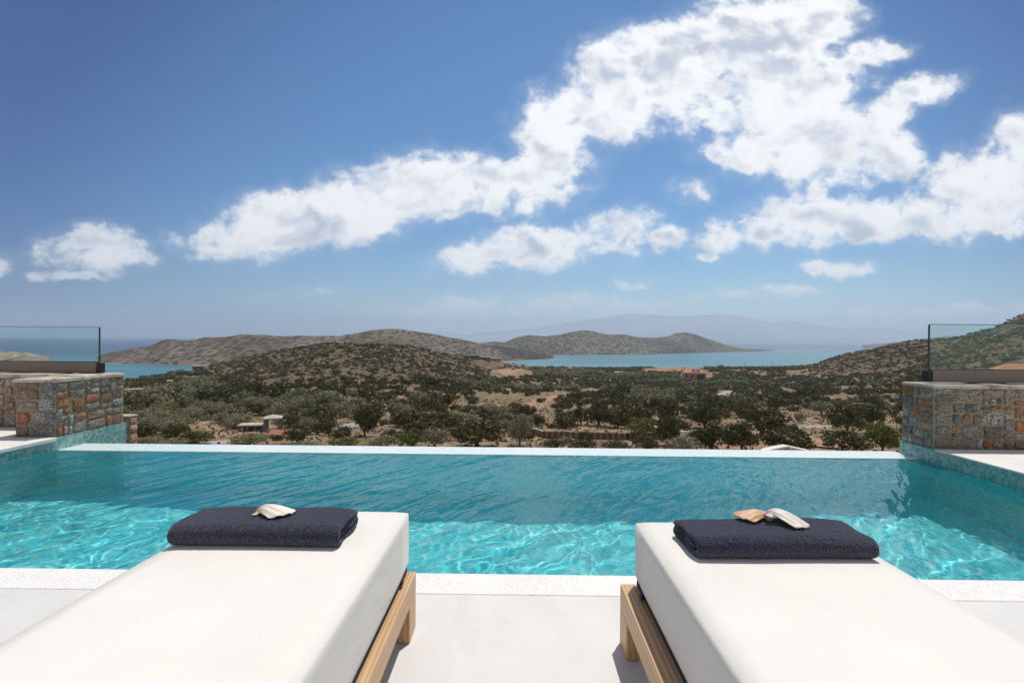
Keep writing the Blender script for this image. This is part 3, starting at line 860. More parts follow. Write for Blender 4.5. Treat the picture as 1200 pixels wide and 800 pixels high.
rw = empty('stone_wall', (5.0, 5.5, RIM), label='stone garden wall in shade behind the right end of the pool', cat='wall')
bm = bmesh.new()
box(bm, XR + 0.022, 14, 5.365, 5.792, -2.8, WTR - 0.02)
wall_part('mortar_core', bm, M_mortar, rw)
bm = bmesh.new()
masonry(bm, (XR + 0.022, 5.792, RIM - .01), (0, -1, 0), (0, 0, 1), (-1, 0, 0), 0.427, WTR - RIM - .01, 23, proud=0.018)
masonry(bm, (XR + 0.032, 5.365, RIM), (1, 0, 0), (0, 0, 1), (0, -1, 0), 4.4, WTR - RIM - .02, 31)
masonry(bm, (XR + 0.032 + 4.4, 5.792, RIM), (-1, 0, 0), (0, 0, 1), (0, 1, 0), 4.4, WTR - RIM - .02, 33)
wall_part('field_stones', bm, M_stone, rw)
bm = bmesh.new(); capstones(bm, XR + 0.004, XR + 4.6, 5.345, 5.80, WTR, 9)
wall_part('top_stones', bm, M_cap, rw)

lp = empty('stone_pillar', (-5.31, 6.8, -3), label='low rusty stone pillar standing just beyond the end of the tiled pool wall', cat='pillar')
bm = bmesh.new(); box(bm, -5.50, -5.262, 6.66, 6.80, -3.4, 0.185); wall_part('mortar_core', bm, M_mortar, lp)
bm = bmesh.new()
masonry(bm, (-5.50, 6.66, -1.2), (1, 0, 0), (0, 0, 1), (0, -1, 0), 0.245, 1.385, 41, .02)
masonry(bm, (-5.262, 6.66, -1.2), (0, 1, 0), (0, 0, 1), (1, 0, 0), 0.14, 1.385, 43, .02)
lay = bm.loops.layers.float_color['stone']
for f in bm.faces:
    for l in f.loops: l[lay] = (0.66, 0.30, 0.13, 0.40)
wall_part('field_stones', bm, M_stone, lp)
bm = bmesh.new(); box(bm, -5.515, -5.245, 6.645, 6.81, 0.187, 0.212, bevel=0.006, seg=1); wall_part('top_stones', bm, M_cap, lp)

# glass balustrades on the walls
def balustrade(label, x0, x1, y, zb, ztop, end):
    e = empty('glass_balustrade', ((x0 + x1) / 2, y, zb), label=label, cat='glass railing')
    zc = zb + 0.135
    def P_(name, dims, mat, bev=0.0):
        o = box_obj(name, dims, mat, bevel=bev, seg=1); o.parent = e; o.matrix_parent_inverse = Matrix.Translation(e.location).inverted(); return o
    P_('base_channel', (x0, x1, y - 0.05, y + 0.05, zb, zc), M_channel, .003)
    P_('black_seal', (x0, x1, y - 0.012, y + 0.012, zc + .001, zc + 0.010), M_black)
    xe0, xe1 = (x1 - 0.02, x1) if end > 0 else (x0, x0 + 0.02)
    gx0, gx1 = (x0, x1 + 0.004) if end > 0 else (x0 - 0.004, x1)
    P_('glass_pane', (gx0, gx1, y - 0.006, y + 0.006, zc + 0.0105, ztop), M_glass)
    P_('glass_top_edge', (gx0, gx1, y - 0.0065, y + 0.0065, ztop + .0005, ztop + 0.009), plain('pale_glass_edge', (0.16, 0.30, 0.27), 0.2))
    xs = gx1 + 0.0005 if end > 0 else gx0 - 0.0125
    P_('glass_edge', (xs, xs + 0.012, y - 0.0075, y + 0.0075, zc - 0.03, ztop + .001), M_glass_edge)
    xk = x1 + 0.013 if end > 0 else x0 - 0.053
    P_('end_clamp', (xk, xk + 0.04, y - 0.045, y + 0.045, zb - .002, zb + 0.13), M_black, .008)
balustrade('clear glass railing in a taupe channel on top of the wall left of the pool', -9.5, -5.44, 6.38, WT + .022, 1.400, 1)
balustrade('clear glass railing in a taupe channel on top of the wall right of the pool', 4.63, 9.5, 5.60, WTR + .022, 1.487, -1)

# ================================================================== LOUNGERS
def mattress_mesh(w, l, z0, z1, z1n, seed):
    bm = bmesh.new()
    nx, ny, nz = 28, 60, 8
    box(bm, -w / 2, w / 2, 0, l, z0, z1)
    bmesh.ops.subdivide_edges(bm, edges=bm.edges[:], cuts=11, use_grid_fill=True)
    r = 0.020
    for v in bm.verts:
        x, y, z = v.co
        # rounded box
        cx = min(max(x, -w / 2 + r), w / 2 - r); cy = min(max(y, r), l - r); cz = min(max(z, z0 + r), z1 - r)
        d = Vector((x - cx, y - cy, z - cz))
        if d.length > 1e-6: v.co = Vector((cx, cy, cz)) + d.normalized() * r if sum(abs(c) > 1e-6 for c in d) > 1 else v.co
        n1 = mnoise.noise(Vector((v.co.x * 2.2 + seed, v.co.y * 1.6, v.co.z * 3)))
        t = (v.co.z - z0) / (z1 - z0)
        k = (1 - v.co.y / l)      # 1 at the near end
        v.co.z += t * ((z1n - z1) * k + n1 * 0.004 + 0.006 * math.cos(v.co.x / w * 2.6) * math.cos((v.co.y / l - .5) * 2.8))
        side = math.sin(math.pi * min(max(t, 0), 1))
        v.co.x += side * 0.002 * (1 if v.co.x > 0 else -1) * (1 if abs(abs(x) - w / 2) < 1e-4 else 0) + n1 * .002
        v.co.y += side * 0.002 * (1 if y > l * .5 else -1) * (1 if abs(y) < 1e-4 or abs(y - l) < 1e-4 else 0)
    return bm

def lounger(x_in, sgn, yfar, label, beam, w=0.80):
    """Teak frame carrying a thick cream mattress; x_in is the side nearest the other lounger, sgn the direction it extends."""
    L = 2.0
    cx = x_in + sgn * (w / 2)
    e = empty('sun_lounger', (cx, yfar - L, 0), label=label, cat='sun lounger', group='pair of cream sun loungers by the pool')
    yb = L - 0.0
    hw = w / 2 + beam
    top = 0.25; bh = 0.098
    for s in (-1, 1):
        xo = s * hw; xi = s * (w / 2 - 0.03)
        bm = bmesh.new(); box(bm, min(xo, xi), max(xo, xi), 0.0, yb, top - bh, top, bevel=0.006, seg=2)
        from_bm('side_rail', bm, M_teak, e)
        for y0 in (yb - 0.125, 0.02):
            lx0, lx1 = sorted((xo - s * 0.0, xo - s * 0.055))
            bm = bmesh.new(); box(bm, lx0, lx1, y0, y0 + 0.125 - (0.0 if y0 > 1 else 0), 0.001, top - bh - 0.0015, bevel=0.005, seg=2)
            from_bm('leg', bm, M_teak, e)
    bm = bmesh.new(); box(bm, -w / 2 + 0.031, w / 2 - 0.031, yb - 0.06, yb - 0.004, top - bh + .004, top - 0.012, bevel=0.004)
    from_bm('end_rail', bm, M_teak, e)
    for k in range(14):
        y = 0.06 + k * 0.137
        bm = bmesh.new(); box(bm, -w / 2 + 0.031, w / 2 - 0.031, y, y + 0.08, top - 0.035, top - 0.012, bevel=0.003, seg=1)
        from_bm('slat', bm, M_teak, e)
    m = from_bm('mattress', mattress_mesh(w, L + 0.0, top + 0.024, 0.522, 0.548, x_in), M_fabric, e, smooth=True)
    bm = bmesh.new(); box(bm, -w / 2 + 0.006, w / 2 - 0.006, 0.02, L - 0.02, top + 0.002, top + 0.03, bevel=0.008)
    from_bm('underside', bm, M_under, m)
    # zip pull tag near the corner
    bm = bmesh.new(); box(bm, -sgn * (w / 2) - 0.010, -sgn * (w / 2) + 0.004, L - 0.16, L - 0.13, top + 0.012, top + 0.03, bevel=0.003, seg=1)
    from_bm('tag', bm, M_black, m)
    return e
lounger(-0.472, -1, 2.205, 'teak sun lounger with cream mattress, one scallop shell on its dark towel', 0.028)
lounger(0.506, 1, 2.115, 'teak sun lounger with cream mattress, two scallop shells on its dark towel', 0.058)

# ------------------------------------------------------------------ towels
def towel(x0, x1, yf, yr, z, rz, label, seed):
    """A towel folded over itself twice; its section runs inner layer, round the back, along the bottom, round the front, over the top."""
    W = x1 - x0; D = yr - yf
    e_loc = ((x0 + x1) / 2, (yf + yr) / 2, z)
    t = 0.027
    pts = []
    hz = [t * .5 + .001, t * 1.5 + .004, t * 2.5 + .006]
    a, b = -D / 2 + t * 1.5, D / 2 - t
    for s in np.linspace(0, 1, 12): pts.append((a + .012 + (b - a - .012) * s, hz[1]))
    r1 = (hz[1] - hz[0]) / 2
    for s in np.linspace(0, 1, 8)[1:-1]:
        an = math.pi / 2 - math.pi * s; pts.append((b + r1 * math.cos(an), (hz[0] + hz[1]) / 2 + r1 * math.sin(an)))
    for s in np.linspace(0, 1, 14): pts.append((b - (b - a) * s, hz[0]))
    r2 = (hz[2] - hz[0]) / 2
    for s in np.linspace(0, 1, 12)[1:-1]:
        an = -math.pi / 2 - math.pi * s; pts.append((a + r2 * .95 * math.cos(an), (hz[0] + hz[2]) / 2 + r2 * math.sin(an)))
    for s in np.linspace(0, 1, 16): pts.append((a + (b + .012 - a) * s, hz[2] - .010 * max(0, s - .8) / .2))
    pts = np.array(pts)
    tan = np.gradient(pts, axis=0); tan /= np.linalg.norm(tan, axis=1)[:, None]
    nor = np.stack([-tan[:, 1], tan[:, 0]], 1)
    half = t * 0.49
    outl = [pts[i] + nor[i] * half for i in range(len(pts))]
    endc = [pts[-1] + tan[-1] * half * .9 * math.cos(k) + nor[-1] * half * math.sin(k) for k in (0.8, 0, -0.8)]
    back = [pts[i] - nor[i] * half for i in range(len(pts) - 1, -1, -1)]
    stc = [pts[0] - tan[0] * half * .9 * math.cos(k) - nor[0] * half * math.sin(k) for k in (0.8, 0, -0.8)]
    loop = np.array(outl + endc + back + stc)
    loopc = np.array(list(pts) + [pts[-1]] * 3 + list(pts[::-1]) + [pts[0]] * 3)
    # resample
    seg = np.linalg.norm(np.roll(loop, -1, 0) - loop, axis=1); cum = np.concatenate([[0], np.cumsum(seg)])
    n = 260
    q = np.linspace(0, cum[-1], n, endpoint=False)
    lp_ = np.vstack([loop, loop[:1]])
    sec = np.stack([np.interp(q, cum, lp_[:, 0]), np.interp(q, cum, lp_[:, 1])], 1)
    nx = 130
    # ends are rounded by shrinking the last rings towards each layer's centre line
    lc_ = np.vstack([loopc, loopc[:1]])
    cl = np.stack([np.interp(q, cum, lc_[:, 0]), np.interp(q, cum, lc_[:, 1])], 1)
    V_ = []
    for i in range(nx):
        s = i / (nx - 1); x = -W / 2 + W * s
        ed = min(x + W / 2, W / 2 - x); k = 1.0
        if ed < 0.010: k = math.sqrt(max(0.02, 1 - (1 - ed / 0.010) ** 2))
        for j in range(n):
            yy, zz = cl[j] + (sec[j] - cl[j]) * k
            nv = mnoise.noise(Vector((x * 5 + seed, yy * 5, zz * 5)))
            nf = mnoise.noise(Vector((x * 75 + seed, yy * 75, zz * 75)))
            up = max(0, zz) / 0.085
            nd = sec[j] - cl[j]; ln = math.hypot(*nd) + 1e-6
            yy += nd[0] / ln * nf * 0.0022 + nv * 0.006 * up + 0.010 * up * math.sin(x * 7 + seed) * .6
            zz += nd[1] / ln * nf * 0.0022 + nv * 0.005 * up - 0.010 * up * (abs(x) / (W / 2)) ** 4 - 0.008 * up * max(0.0, yy / (D / 2)) ** 3
            V_.append((x + (0.006 * nv + .004 * math.sin(yy * 40)) * (1 if ed < 0.03 else .3), yy, max(zz, 0.0015)))
    V_ = np.array(V_)
    idx = np.arange(nx * n).reshape(nx, n)
    nxt = np.roll(idx, -1, 1)
    Q = np.stack([idx[:-1], idx[1:], nxt[1:], nxt[:-1]], -1).reshape(-1, 4)
    me = np_mesh('towel', V_, Q)
    # close the two ends along the folded strip
    bm = bmesh.new(); bm.from_mesh(me)
    bm.verts.ensure_lookup_table()
    for i in (0, nx - 1):
        vs = [bm.verts[int(k)] for k in idx[i]]
        es = [bm.edges.get((vs[k], vs[(k + 1) % n])) for k in range(n)]
        bmesh.ops.triangle_fill(bm, edges=[e for e in es if e], use_beauty=False)
    bmesh.ops.recalc_face_normals(bm, faces=bm.faces)
    bm.to_mesh(me); bm.free()
    o = link('towel', me, M_towel, loc=e_loc, smooth=True)
    o.rotation_euler = (0, 0, rz)
    return tag(o, label, 'towel', 'folded dark towels on the loungers')
towel(-1.262, -0.640, 1.765, 2.020, 0.5265, R(-0.5), 'folded navy terry towel carrying a single white scallop shell', 1.0)
towel(0.622, 1.262, 1.715, 1.955, 0.5265, R(1.5), 'folded navy terry towel carrying an orange and a white scallop shell', 5.0)

# ------------------------------------------------------------------ scallop shells
def shell(label, loc, size, rot, mat, spread=55, dome=0.26, seed=0, sx=1.0):
    nr_, na = 26, 150
    V_, Q = [], []
    amax = R(spread)
    for side in (0, 1):
        for i in range(nr_):
            s = i / (nr_ - 1)
            for j in range(na):
                a_ = -amax + 2 * amax * j / (na - 1)
                rim = 1.0 - 0.10 * (abs(a_) / amax) ** 3
                rib = math.cos(a_ * 18)
                r = size * s * rim * (1 + 0.014 * rib * s)
                prof = math.sin(math.pi * min(1, (s * .93 + .04)) ** 0.62)
                cross = math.cos(a_ / amax * math.pi / 2) ** 0.6 if abs(a_) < amax else 0
                z = size * dome * (prof * (0.35 + 0.65 * cross)) + size * 0.017 * rib * s - size * .02 * s * mnoise.noise(Vector((a_ * 3, s * 4, seed)))
                z -= side * size * 0.018
                V_.append((math.sin(a_) * r, math.cos(a_) * r, z))
    def id_(sd, i, j): return sd * nr_ * na + i * na + j
    for i in range(nr_ - 1):
        for j in range(na - 1):
            Q.append((id_(0, i, j), id_(0, i, j + 1), id_(0, i + 1, j + 1), id_(0, i + 1, j)))
            Q.append((id_(1, i, j), id_(1, i + 1, j), id_(1, i + 1, j + 1), id_(1, i, j + 1)))
    for j in range(na - 1): Q.append((id_(0, nr_ - 1, j), id_(0, nr_ - 1, j + 1), id_(1, nr_ - 1, j + 1), id_(1, nr_ - 1, j)))
    for i in range(nr_ - 1):
        Q.append((id_(0, i, 0), id_(0, i + 1, 0), id_(1, i + 1, 0), id_(1, i, 0)))
        Q.append((id_(0, i, na - 1), id_(1, i, na - 1), id_(1, i + 1, na - 1), id_(0, i + 1, na - 1)))
    o = link('scallop_shell', np_mesh('scallop_shell', np.array(V_), np.array(Q)), mat, loc=loc, smooth=True)
    o.rotation_euler = rot; o.scale = (sx, 1, 1)
    tag(o, label, 'seashell', 'scallop shells on the towels')
    for s in (-1, 1):       # the two small ears beside the hinge
        bm = bmesh.new()
        pts = [(0, 0.0, .02), (s * .26, -.02, .035), (s * .30, .10, .03), (s * .20, .16, .06), (s * .08, .14, .13)]
        up = [bm.verts.new(Vector(p) * size + Vector((0, 0, size * .02))) for p in pts]; dn = [bm.verts.new(Vector(p) * size) for p in pts]
        bm.faces.new(up); bm.faces.new(dn[::-1])
        for k in range(5): bm.faces.new((up[k], dn[k], dn[(k + 1) % 5], up[(k + 1) % 5]))
        from_bm('ear', bm, mat, o)
    return o
TT = 0.5265 + 0.083
shell('white scallop shell on the left towel, fan spread to the right', (-1.000, 1.885, TT - .003), 0.148, (R(4), R(-8), R(-86)), M_shell_w, sx=.60)
shell('orange-brown scallop shell on the right towel, beside the white one', (0.960, 1.885, TT + .002), 0.125, (R(5), R(6), R(80)), M_shell_o, seed=3, sx=.7)
shell('white and pink scallop shell on the right towel, leaning on the orange one', (0.935, 1.865, TT + .026), 0.15, (R(-9), R(-4), R(-102)), M_shell_p, dome=0.24, seed=5, sx=.66)

# unseen villa wall, added behind the camera to throw warm light onto the terrace
bounce_wall = empty('added_villa', (0, -6.4, 0), label='unseen white villa wall added behind the terrace to bounce warm light', cat='bounce wall')
box_obj('wall', (-9, 9, -0.4, 0, -0.3, 3.6), plain('bounce_white_render', (0.78, 0.75, 0.70), 0.9), bounce_wall)

# ================================================================== VEGETATION
def leaf_cloud(centers, radii, n_each, leaf, seed, squash=0.8, shell=0.55):
    """Small leaf-sprig quads spread through clumps; returns (verts, quads)."""
    g = np.random.default_rng(seed)
    V_, k = [], 0
    for c, rad in zip(centers, radii):
        n = max(4, int(n_each))
        d = g.normal(size=(n, 3)); d /= np.linalg.norm(d, axis=1)[:, None]
        rr = rad * (shell + (1 - shell) * g.random(n) ** 0.6)
        p = np.asarray(c) + d * rr[:, None] * np.array([1, 1, squash])
        nn = d + g.normal(size=(n, 3)) * 0.42; nn /= np.linalg.norm(nn, axis=1)[:, None]
        a = np.cross(nn, g.normal(size=(n, 3))); a /= np.linalg.norm(a, axis=1)[:, None]
        b = np.cross(nn, a)
        L = leaf * (0.6 + 0.9 * g.random(n))[:, None]
        Wd = L * 0.5
        V_.append(np.stack([p - a * L * .5, p + b * Wd * .5, p + a * L * .5, p - b * Wd * .5], 1).reshape(-1, 3))
    V_ = np.concatenate(V_)
    return V_, np.arange(len(V_)).reshape(-1, 4)

def crown_mesh(name, seed, nclump=26, n_each=64, leaf=0.12, flat=0.62, ragged=0.25):
    """Crown of unit radius sitting with its underside near z=0.2."""
    g = random.Random(seed)
    cs, rs = [], []
    for i in range(nclump):
        a = g.uniform(0, 6.283); q = math.sqrt(g.random()) * 0.74
        h = g.uniform(-0.35, 1.0)
        rad = g.uniform(0.22, 0.40)
        z = 0.52 + h * flat * math.sqrt(max(0.05, 1 - q * q)) * 0.72
        cs.append((math.cos(a) * q * (1 + g.uniform(-ragged, ragged)), math.sin(a) * q * (1 + g.uniform(-ragged, ragged)), z)); rs.append(rad)
    V_, Q = leaf_cloud(cs, rs, n_each, leaf, seed)
    return np_mesh(name, V_, Q)

def trunk_mesh(name, seed):
    g = random.Random(seed)
    bm = bmesh.new()
    base = Vector((0, 0, -0.12)); fork = Vector((g.uniform(-.06, .06), g.uniform(-.06, .06), 0.20))
    tube(bm, [base, (base + fork) / 2 + Vector((g.uniform(-.03, .03), 0, 0)), fork], [0.085, 0.068, 0.06], 6)
    for k in range(4):
        a = k * 1.57 + g.uniform(-.5, .5); L = g.uniform(.35, .5)
        m = fork + Vector((math.cos(a) * L * .45, math.sin(a) * L * .45, 0.17)); e_ = fork + Vector((math.cos(a) * L, math.sin(a) * L, g.uniform(.3, .5)))
        tube(bm, [fork, m, e_], [0.05, 0.034, 0.012], 5)
    me = bpy.data.meshes.new(name); bmesh.ops.recalc_face_normals(bm, faces=bm.faces); bm.to_mesh(me); bm.free()
    me.materials.append(M_bark)
    return me

PROTO = {}
for kind, mat, leaf, ne in (('dark', M_leaf_dark, 0.125, 70), ('grey', M_leaf_grey, 0.11, 70), ('green', M_leaf_green, 0.10, 80)):
    lst = []
    for s in range(4):
        cm = crown_mesh('crown', 100 + s * 7 + hash(kind[0]) % 1 + ord(kind[0]), leaf=leaf, n_each=ne); cm.materials.append(mat)
        lst.append((cm, trunk_mesh('trunk', 300 + s + ord(kind[0]))))
    PROTO[kind] = lst
for s in range(3):      # far trees: fewer, larger sprigs
    for kind, mat in (('dark', M_leaf_dark), ('grey', M_leaf_grey)):
        cm = crown_mesh('crown', 500 + s, nclump=16, n_each=26, leaf=0.24); cm.materials.append(mat)
        PROTO.setdefault('far_' + kind, []).append((cm, PROTO[kind][s][1]))
SHRUB = []
for s in range(4):
    cm = crown_mesh('shrub', 700 + s, nclump=12, n_each=26, leaf=0.26, flat=0.55)
    for v in cm.vertices: v.co.z = max(v.co.z * 0.75 - 0.22, -0.1)
    SHRUB.append(cm)

def put_tree(pos, width, height, kind, label, group, rnd):
    cm, tm = rnd.choice(PROTO[kind])
    e = bpy.data.objects.new('olive_tree', None); COL.objects.link(e)
    e.empty_display_size = 0.3
    e.location = pos; e.rotation_euler = (0, 0, rnd.uniform(0, 6.28))
    h = height / 1.12
    e.scale = (width / 2 / 0.98, width / 2 / 0.98, h)
    c = bpy.data.objects.new('crown', cm); COL.objects.link(c); c.parent = e
    t_ = bpy.data.objects.new('trunk', tm); COL.objects.link(t_); t_.parent = e
    return tag(e, label, 'tree', group)

trnd = random.Random(21)
HAND = [  # px centre, py base, px width, px height, kind, label
    (559, 523, 78, 36, 'dark', 'broad dark-leaved tree just over the pool edge, straight above the gap between the loungers'),
    (609, 522, 34, 44, 'grey', 'tall silver-green olive tree at the end of the timber fence'),
    (648, 527, 34, 14, 'dark', 'round dark bush tree in front of the fence, closest to its left end'),
    (682, 528, 44, 14, 'dark', 'low wide dark tree in front of the middle of the timber fence'),
    (722, 528, 40, 13, 'dark', 'low dark tree in front of the right half of the timber fence'),
    (758, 528, 40, 20, 'dark', 'dark tree hiding the right end of the timber fence'),
    (664, 499, 34, 21, 'dark', 'spreading dark tree at the back of the fenced field, leftmost of its row'),
    (681, 498, 24, 25, 'dark', 'slender dark tree showing its trunk behind the timber fence'),
    (701, 499, 30, 24, 'dark', 'dark round tree in the middle of the row behind the timber fence'),
    (724, 501, 40, 28, 'dark', 'large dark tree with a forked trunk behind the timber fence'),
    (752, 508, 40, 22, 'green', 'leafy green tree behind the right end of the timber fence'),
    (783, 522, 32, 40, 'dark', 'upright dark tree beside the small stone gate pillar'),
    (801, 529, 44, 20, 'grey', 'pale grey-green bush tree right behind the pool edge, above the right towel'),
    (833, 528, 40, 38, 'dark', 'dark tree with a bare trunk beside the white gate wall'),
    (869, 529, 48, 40, 'dark', 'big dark tree left of the white roof'),
    (921, 529, 66, 30, 'dark', 'wide dark tree standing behind the white roof'),
    (893, 512, 62, 40, 'dark', 'tall dark tree above and behind the white roof'),
    (936, 495, 19, 14, 'grey', 'small round silver olive standing alone in the dry field'),
    (922, 505, 24, 9, 'grey', 'low dull bush at the edge of the dry field beside the lone olive'),
    (826, 502, 50, 34, 'dark', 'dark tree in the middle of the grove, left of the dry field'),
    (782, 498, 32, 34, 'dark', 'dark tree on the earth bank behind the stone gate pillar'),
    (992, 507, 50, 36, 'dark', 'tall dark tree at the right edge of the dry field'),
    (987, 530, 56, 30, 'dark', 'wide rounded dark tree behind the pool edge near the right wall'),
    (1034, 531, 46, 44, 'green', 'yellow-green leafy tree against the left face of the right stone wall'),
    (1020, 500, 40, 30, 'dark', 'dark tree half hidden by the right stone wall'),
    (962, 486, 30, 20, 'grey', 'grey-green tree behind the lone olive of the dry field'),
    (290, 525, 50, 22, 'grey', 'soft grey-green tree in front of the ruined tower'),
    (352, 519, 36, 22, 'dark', 'dark tree beside the small red roof of the ruin'),
    (362, 505, 26, 20, 'grey', 'pale olive tree behind the red roof of the ruin'),
    (372, 509, 20, 16, 'dark', 'small dark tree between the ruin and the pale track'),
    (385, 511, 24, 22, 'dark', 'dark tree right at the pale track'),
    (356, 526, 50, 9, 'grey', 'low silvery bush in front of the ruin, touching the pool edge'),
    (404, 526, 44, 16, 'green', 'bright green bush touching the pool edge right of the ruin'),
    (428, 512, 38, 42, 'dark', 'tall dark tree right of the pale track'),
    (450, 526, 44, 20, 'grey', 'silvery bush touching the pool edge above the left towel'),
    (482, 526, 36, 24, 'green', 'green bush with bright tips at the pool edge left of the broad dark tree'),
    (510, 526, 40, 30, 'grey', 'silver-green olive next to the broad dark tree'),
    (520, 503, 44, 22, 'dark', 'rounded dark tree behind the silver olives'),
    (480, 500, 50, 24, 'dark', 'dark tree mass above the silvery bushes'),
    (596, 500, 40, 16, 'dark', 'low dark tree left of the tall silver olive'),
    (545, 497, 46, 18, 'grey', 'pale olive crowns behind the broad dark tree'),
    (200, 524, 40, 12, 'grey', 'grey bush at the pool edge beside the low stone pillar'),
    (225, 521, 50, 18, 'dark', 'dark low tree left of the gravel track'),
    (178, 522, 34, 14, 'grey', 'pale grey bush right of the low rusty pillar'),
    (770, 512, 20, 12, 'dark', 'small dark bush between the fence and the gate pillar'),
    (1006, 466, 36, 16, 'dark', 'dark tree on the reddish strip beside the right wall'),
    (948, 456, 22, 12, 'dark', 'small standing tree on the bare reddish patch'),
]
occupied = []
for px, py, w, h, kind, lab in HAND:
    b = ground_at(px, py)
    if py > 519:       # foot hidden behind the pool edge
        b = ground_at(px, py, 40)
    sc = b.y / FPX
    wid = w * sc
    put_tree(b, wid * .94, h * sc * .86, kind, lab, 'trees near the terrace', trnd)
    occupied.append((b.x, b.y, wid * 0.42))

# everything else: sown over the land, thinned in the clearings
CLEAR = [(628, 478, 22, 6), (612, 470, 16, 5), (640, 492, 24, 8), (700, 458, 30, 3), (960, 505, 32, 26), (940, 488, 22, 6), (410, 500, 16, 7), (392, 494, 14, 3), (850, 462, 10, 5), (842, 466, 8, 4),
         (250, 505, 24, 6), (270, 514, 20, 7), (975, 468, 30, 4), (1000, 455, 26, 3), (775, 500, 12, 6), (800, 514, 10, 8), (850, 512, 14, 6), (600, 437, 26, 5), (585, 424, 30, 5), (470, 468, 14, 3), (540, 472, 14, 3), (310, 500, 20, 9),
         (795, 431, 32, 3), (816, 440, 20, 7), (225, 434, 14, 3), (640, 517, 12, 6), (700, 511, 66, 8), (690, 493, 50, 7)]
CL = []
for px, py, rx, ry in CLEAR:
    d = ray(px, py); CL.append((d.x, d.z, rx / FPX, ry / FPX))
g = np.random.default_rng(77)
N = 150000
u = g.uniform(-1.10, 1.10, N); D = np.sqrt(g.uniform(72 ** 2, 900 ** 2, N))
z = terrain_z(u, D)
v_ = (z - CAMZ) / D
pk = np.interp(u, pkU, pkD); st = np.interp(u, stU, stD)
amp = CAMZ + np.interp(u, skyU, skyV) * pk - np.interp(pk, _zvD, _zvZ)
r_ = np.clip((D - st) / (pk - st), 0, 1)
hillness = np.clip(amp / 14, 0, 1) * np.clip(r_ * 1.6, 0, 1)
x = u * D
n1 = fbm(x / 55, D / 55, 3); n2 = fbm(x / 16 + 5, D / 16, 3)
valley = 0.66 + n1 * 2.2 + n2 * 1.8
hillden = 0.98 + n1 * 1.5 + n2 * 1.9 - 0.25 * r_
den = valley * (1 - hillness) * 0.70 + hillden * hillness * 1.15
dist_f = np.interp(D, [70, 110, 160, 250, 500, 900], [0.30, .42, .46, 0.40, 0.34, 0.26]) * (1 - hillness) + hillness * 0.80
ok = (g.random(N) < den * dist_f * 1.25) & (z > SEA_Z + 1.5)
for (cx, cv, rx, ry) in CL:
    ok &= (((u - cx) / rx) ** 2 + ((v_ - cv) / ry) ** 2) > 1.0
ok &= visible(u, D, 3.0)
occ = np.array(occupied)
near = np.nonzero(ok & (D < 200))[0]
for i in near:
    if (np.hypot(occ[:, 0] - x[i], occ[:, 1] - D[i]) < occ[:, 2] + 1.6).any(): ok[i] = False
idx_ = np.nonzero(ok)[0]
is_shrub = (hillness[idx_] + g.normal(0, .12, len(idx_))) > 0.45
size = np.where(is_shrub, np.exp(g.normal(0.72, 0.38, len(idx_))), np.exp(g.normal(1.50, 0.22, len(idx_))))
size = np.where(~is_shrub & (D[idx_] < 90), size * 0.8, size)
size = np.where(D[idx_] < 150, size * 0.86, size)
app = size / D[idx_]
# keep near neighbours from merging into each other
order = np.argsort(-app)
print('sown plants', len(idx_), 'shrubs', int(is_shrub.sum()))

def zone(px, Dd):
    if px < 330: return 'below the left bay'
    if px < 520: return 'at the foot of the brown hill'
    if px < 640: return 'left of the fenced field'
    if px < 800: return 'behind the timber fence'
    if px < 960: return 'around the terracotta villa'
    return 'under the right slope'
def to_px(u_): return 606 + u_ * FPX
nt = ns = 0
rest_v, rest_q, off = {'scrub': [], 'grove': [], 'dry': [], 'silver': []}, {'scrub': [], 'grove': [], 'dry': [], 'silver': []}, {'scrub': 0, 'grove': 0, 'dry': 0, 'silver': 0}
FARC = []
for s in range(6):
    gg = random.Random(900 + s)
    cs = [(gg.uniform(-.5, .5), gg.uniform(-.5, .5), gg.uniform(.3, .62)) for _ in range(6)]
    FARC.append(leaf_cloud(cs, [gg.uniform(.35, .55) for _ in cs], 11, 0.46, 900 + s, 0.7, 0.7))
FARM = []
for s in range(6):
    gg = random.Random(950 + s)
    cs = [(gg.uniform(-.55, .55), gg.uniform(-.55, .55), gg.uniform(.3, .66)) for _ in range(10)]
    FARM.append(leaf_cloud(cs, [gg.uniform(.28, .48) for _ in cs], 26, 0.26, 950 + s, 0.7, 0.7))
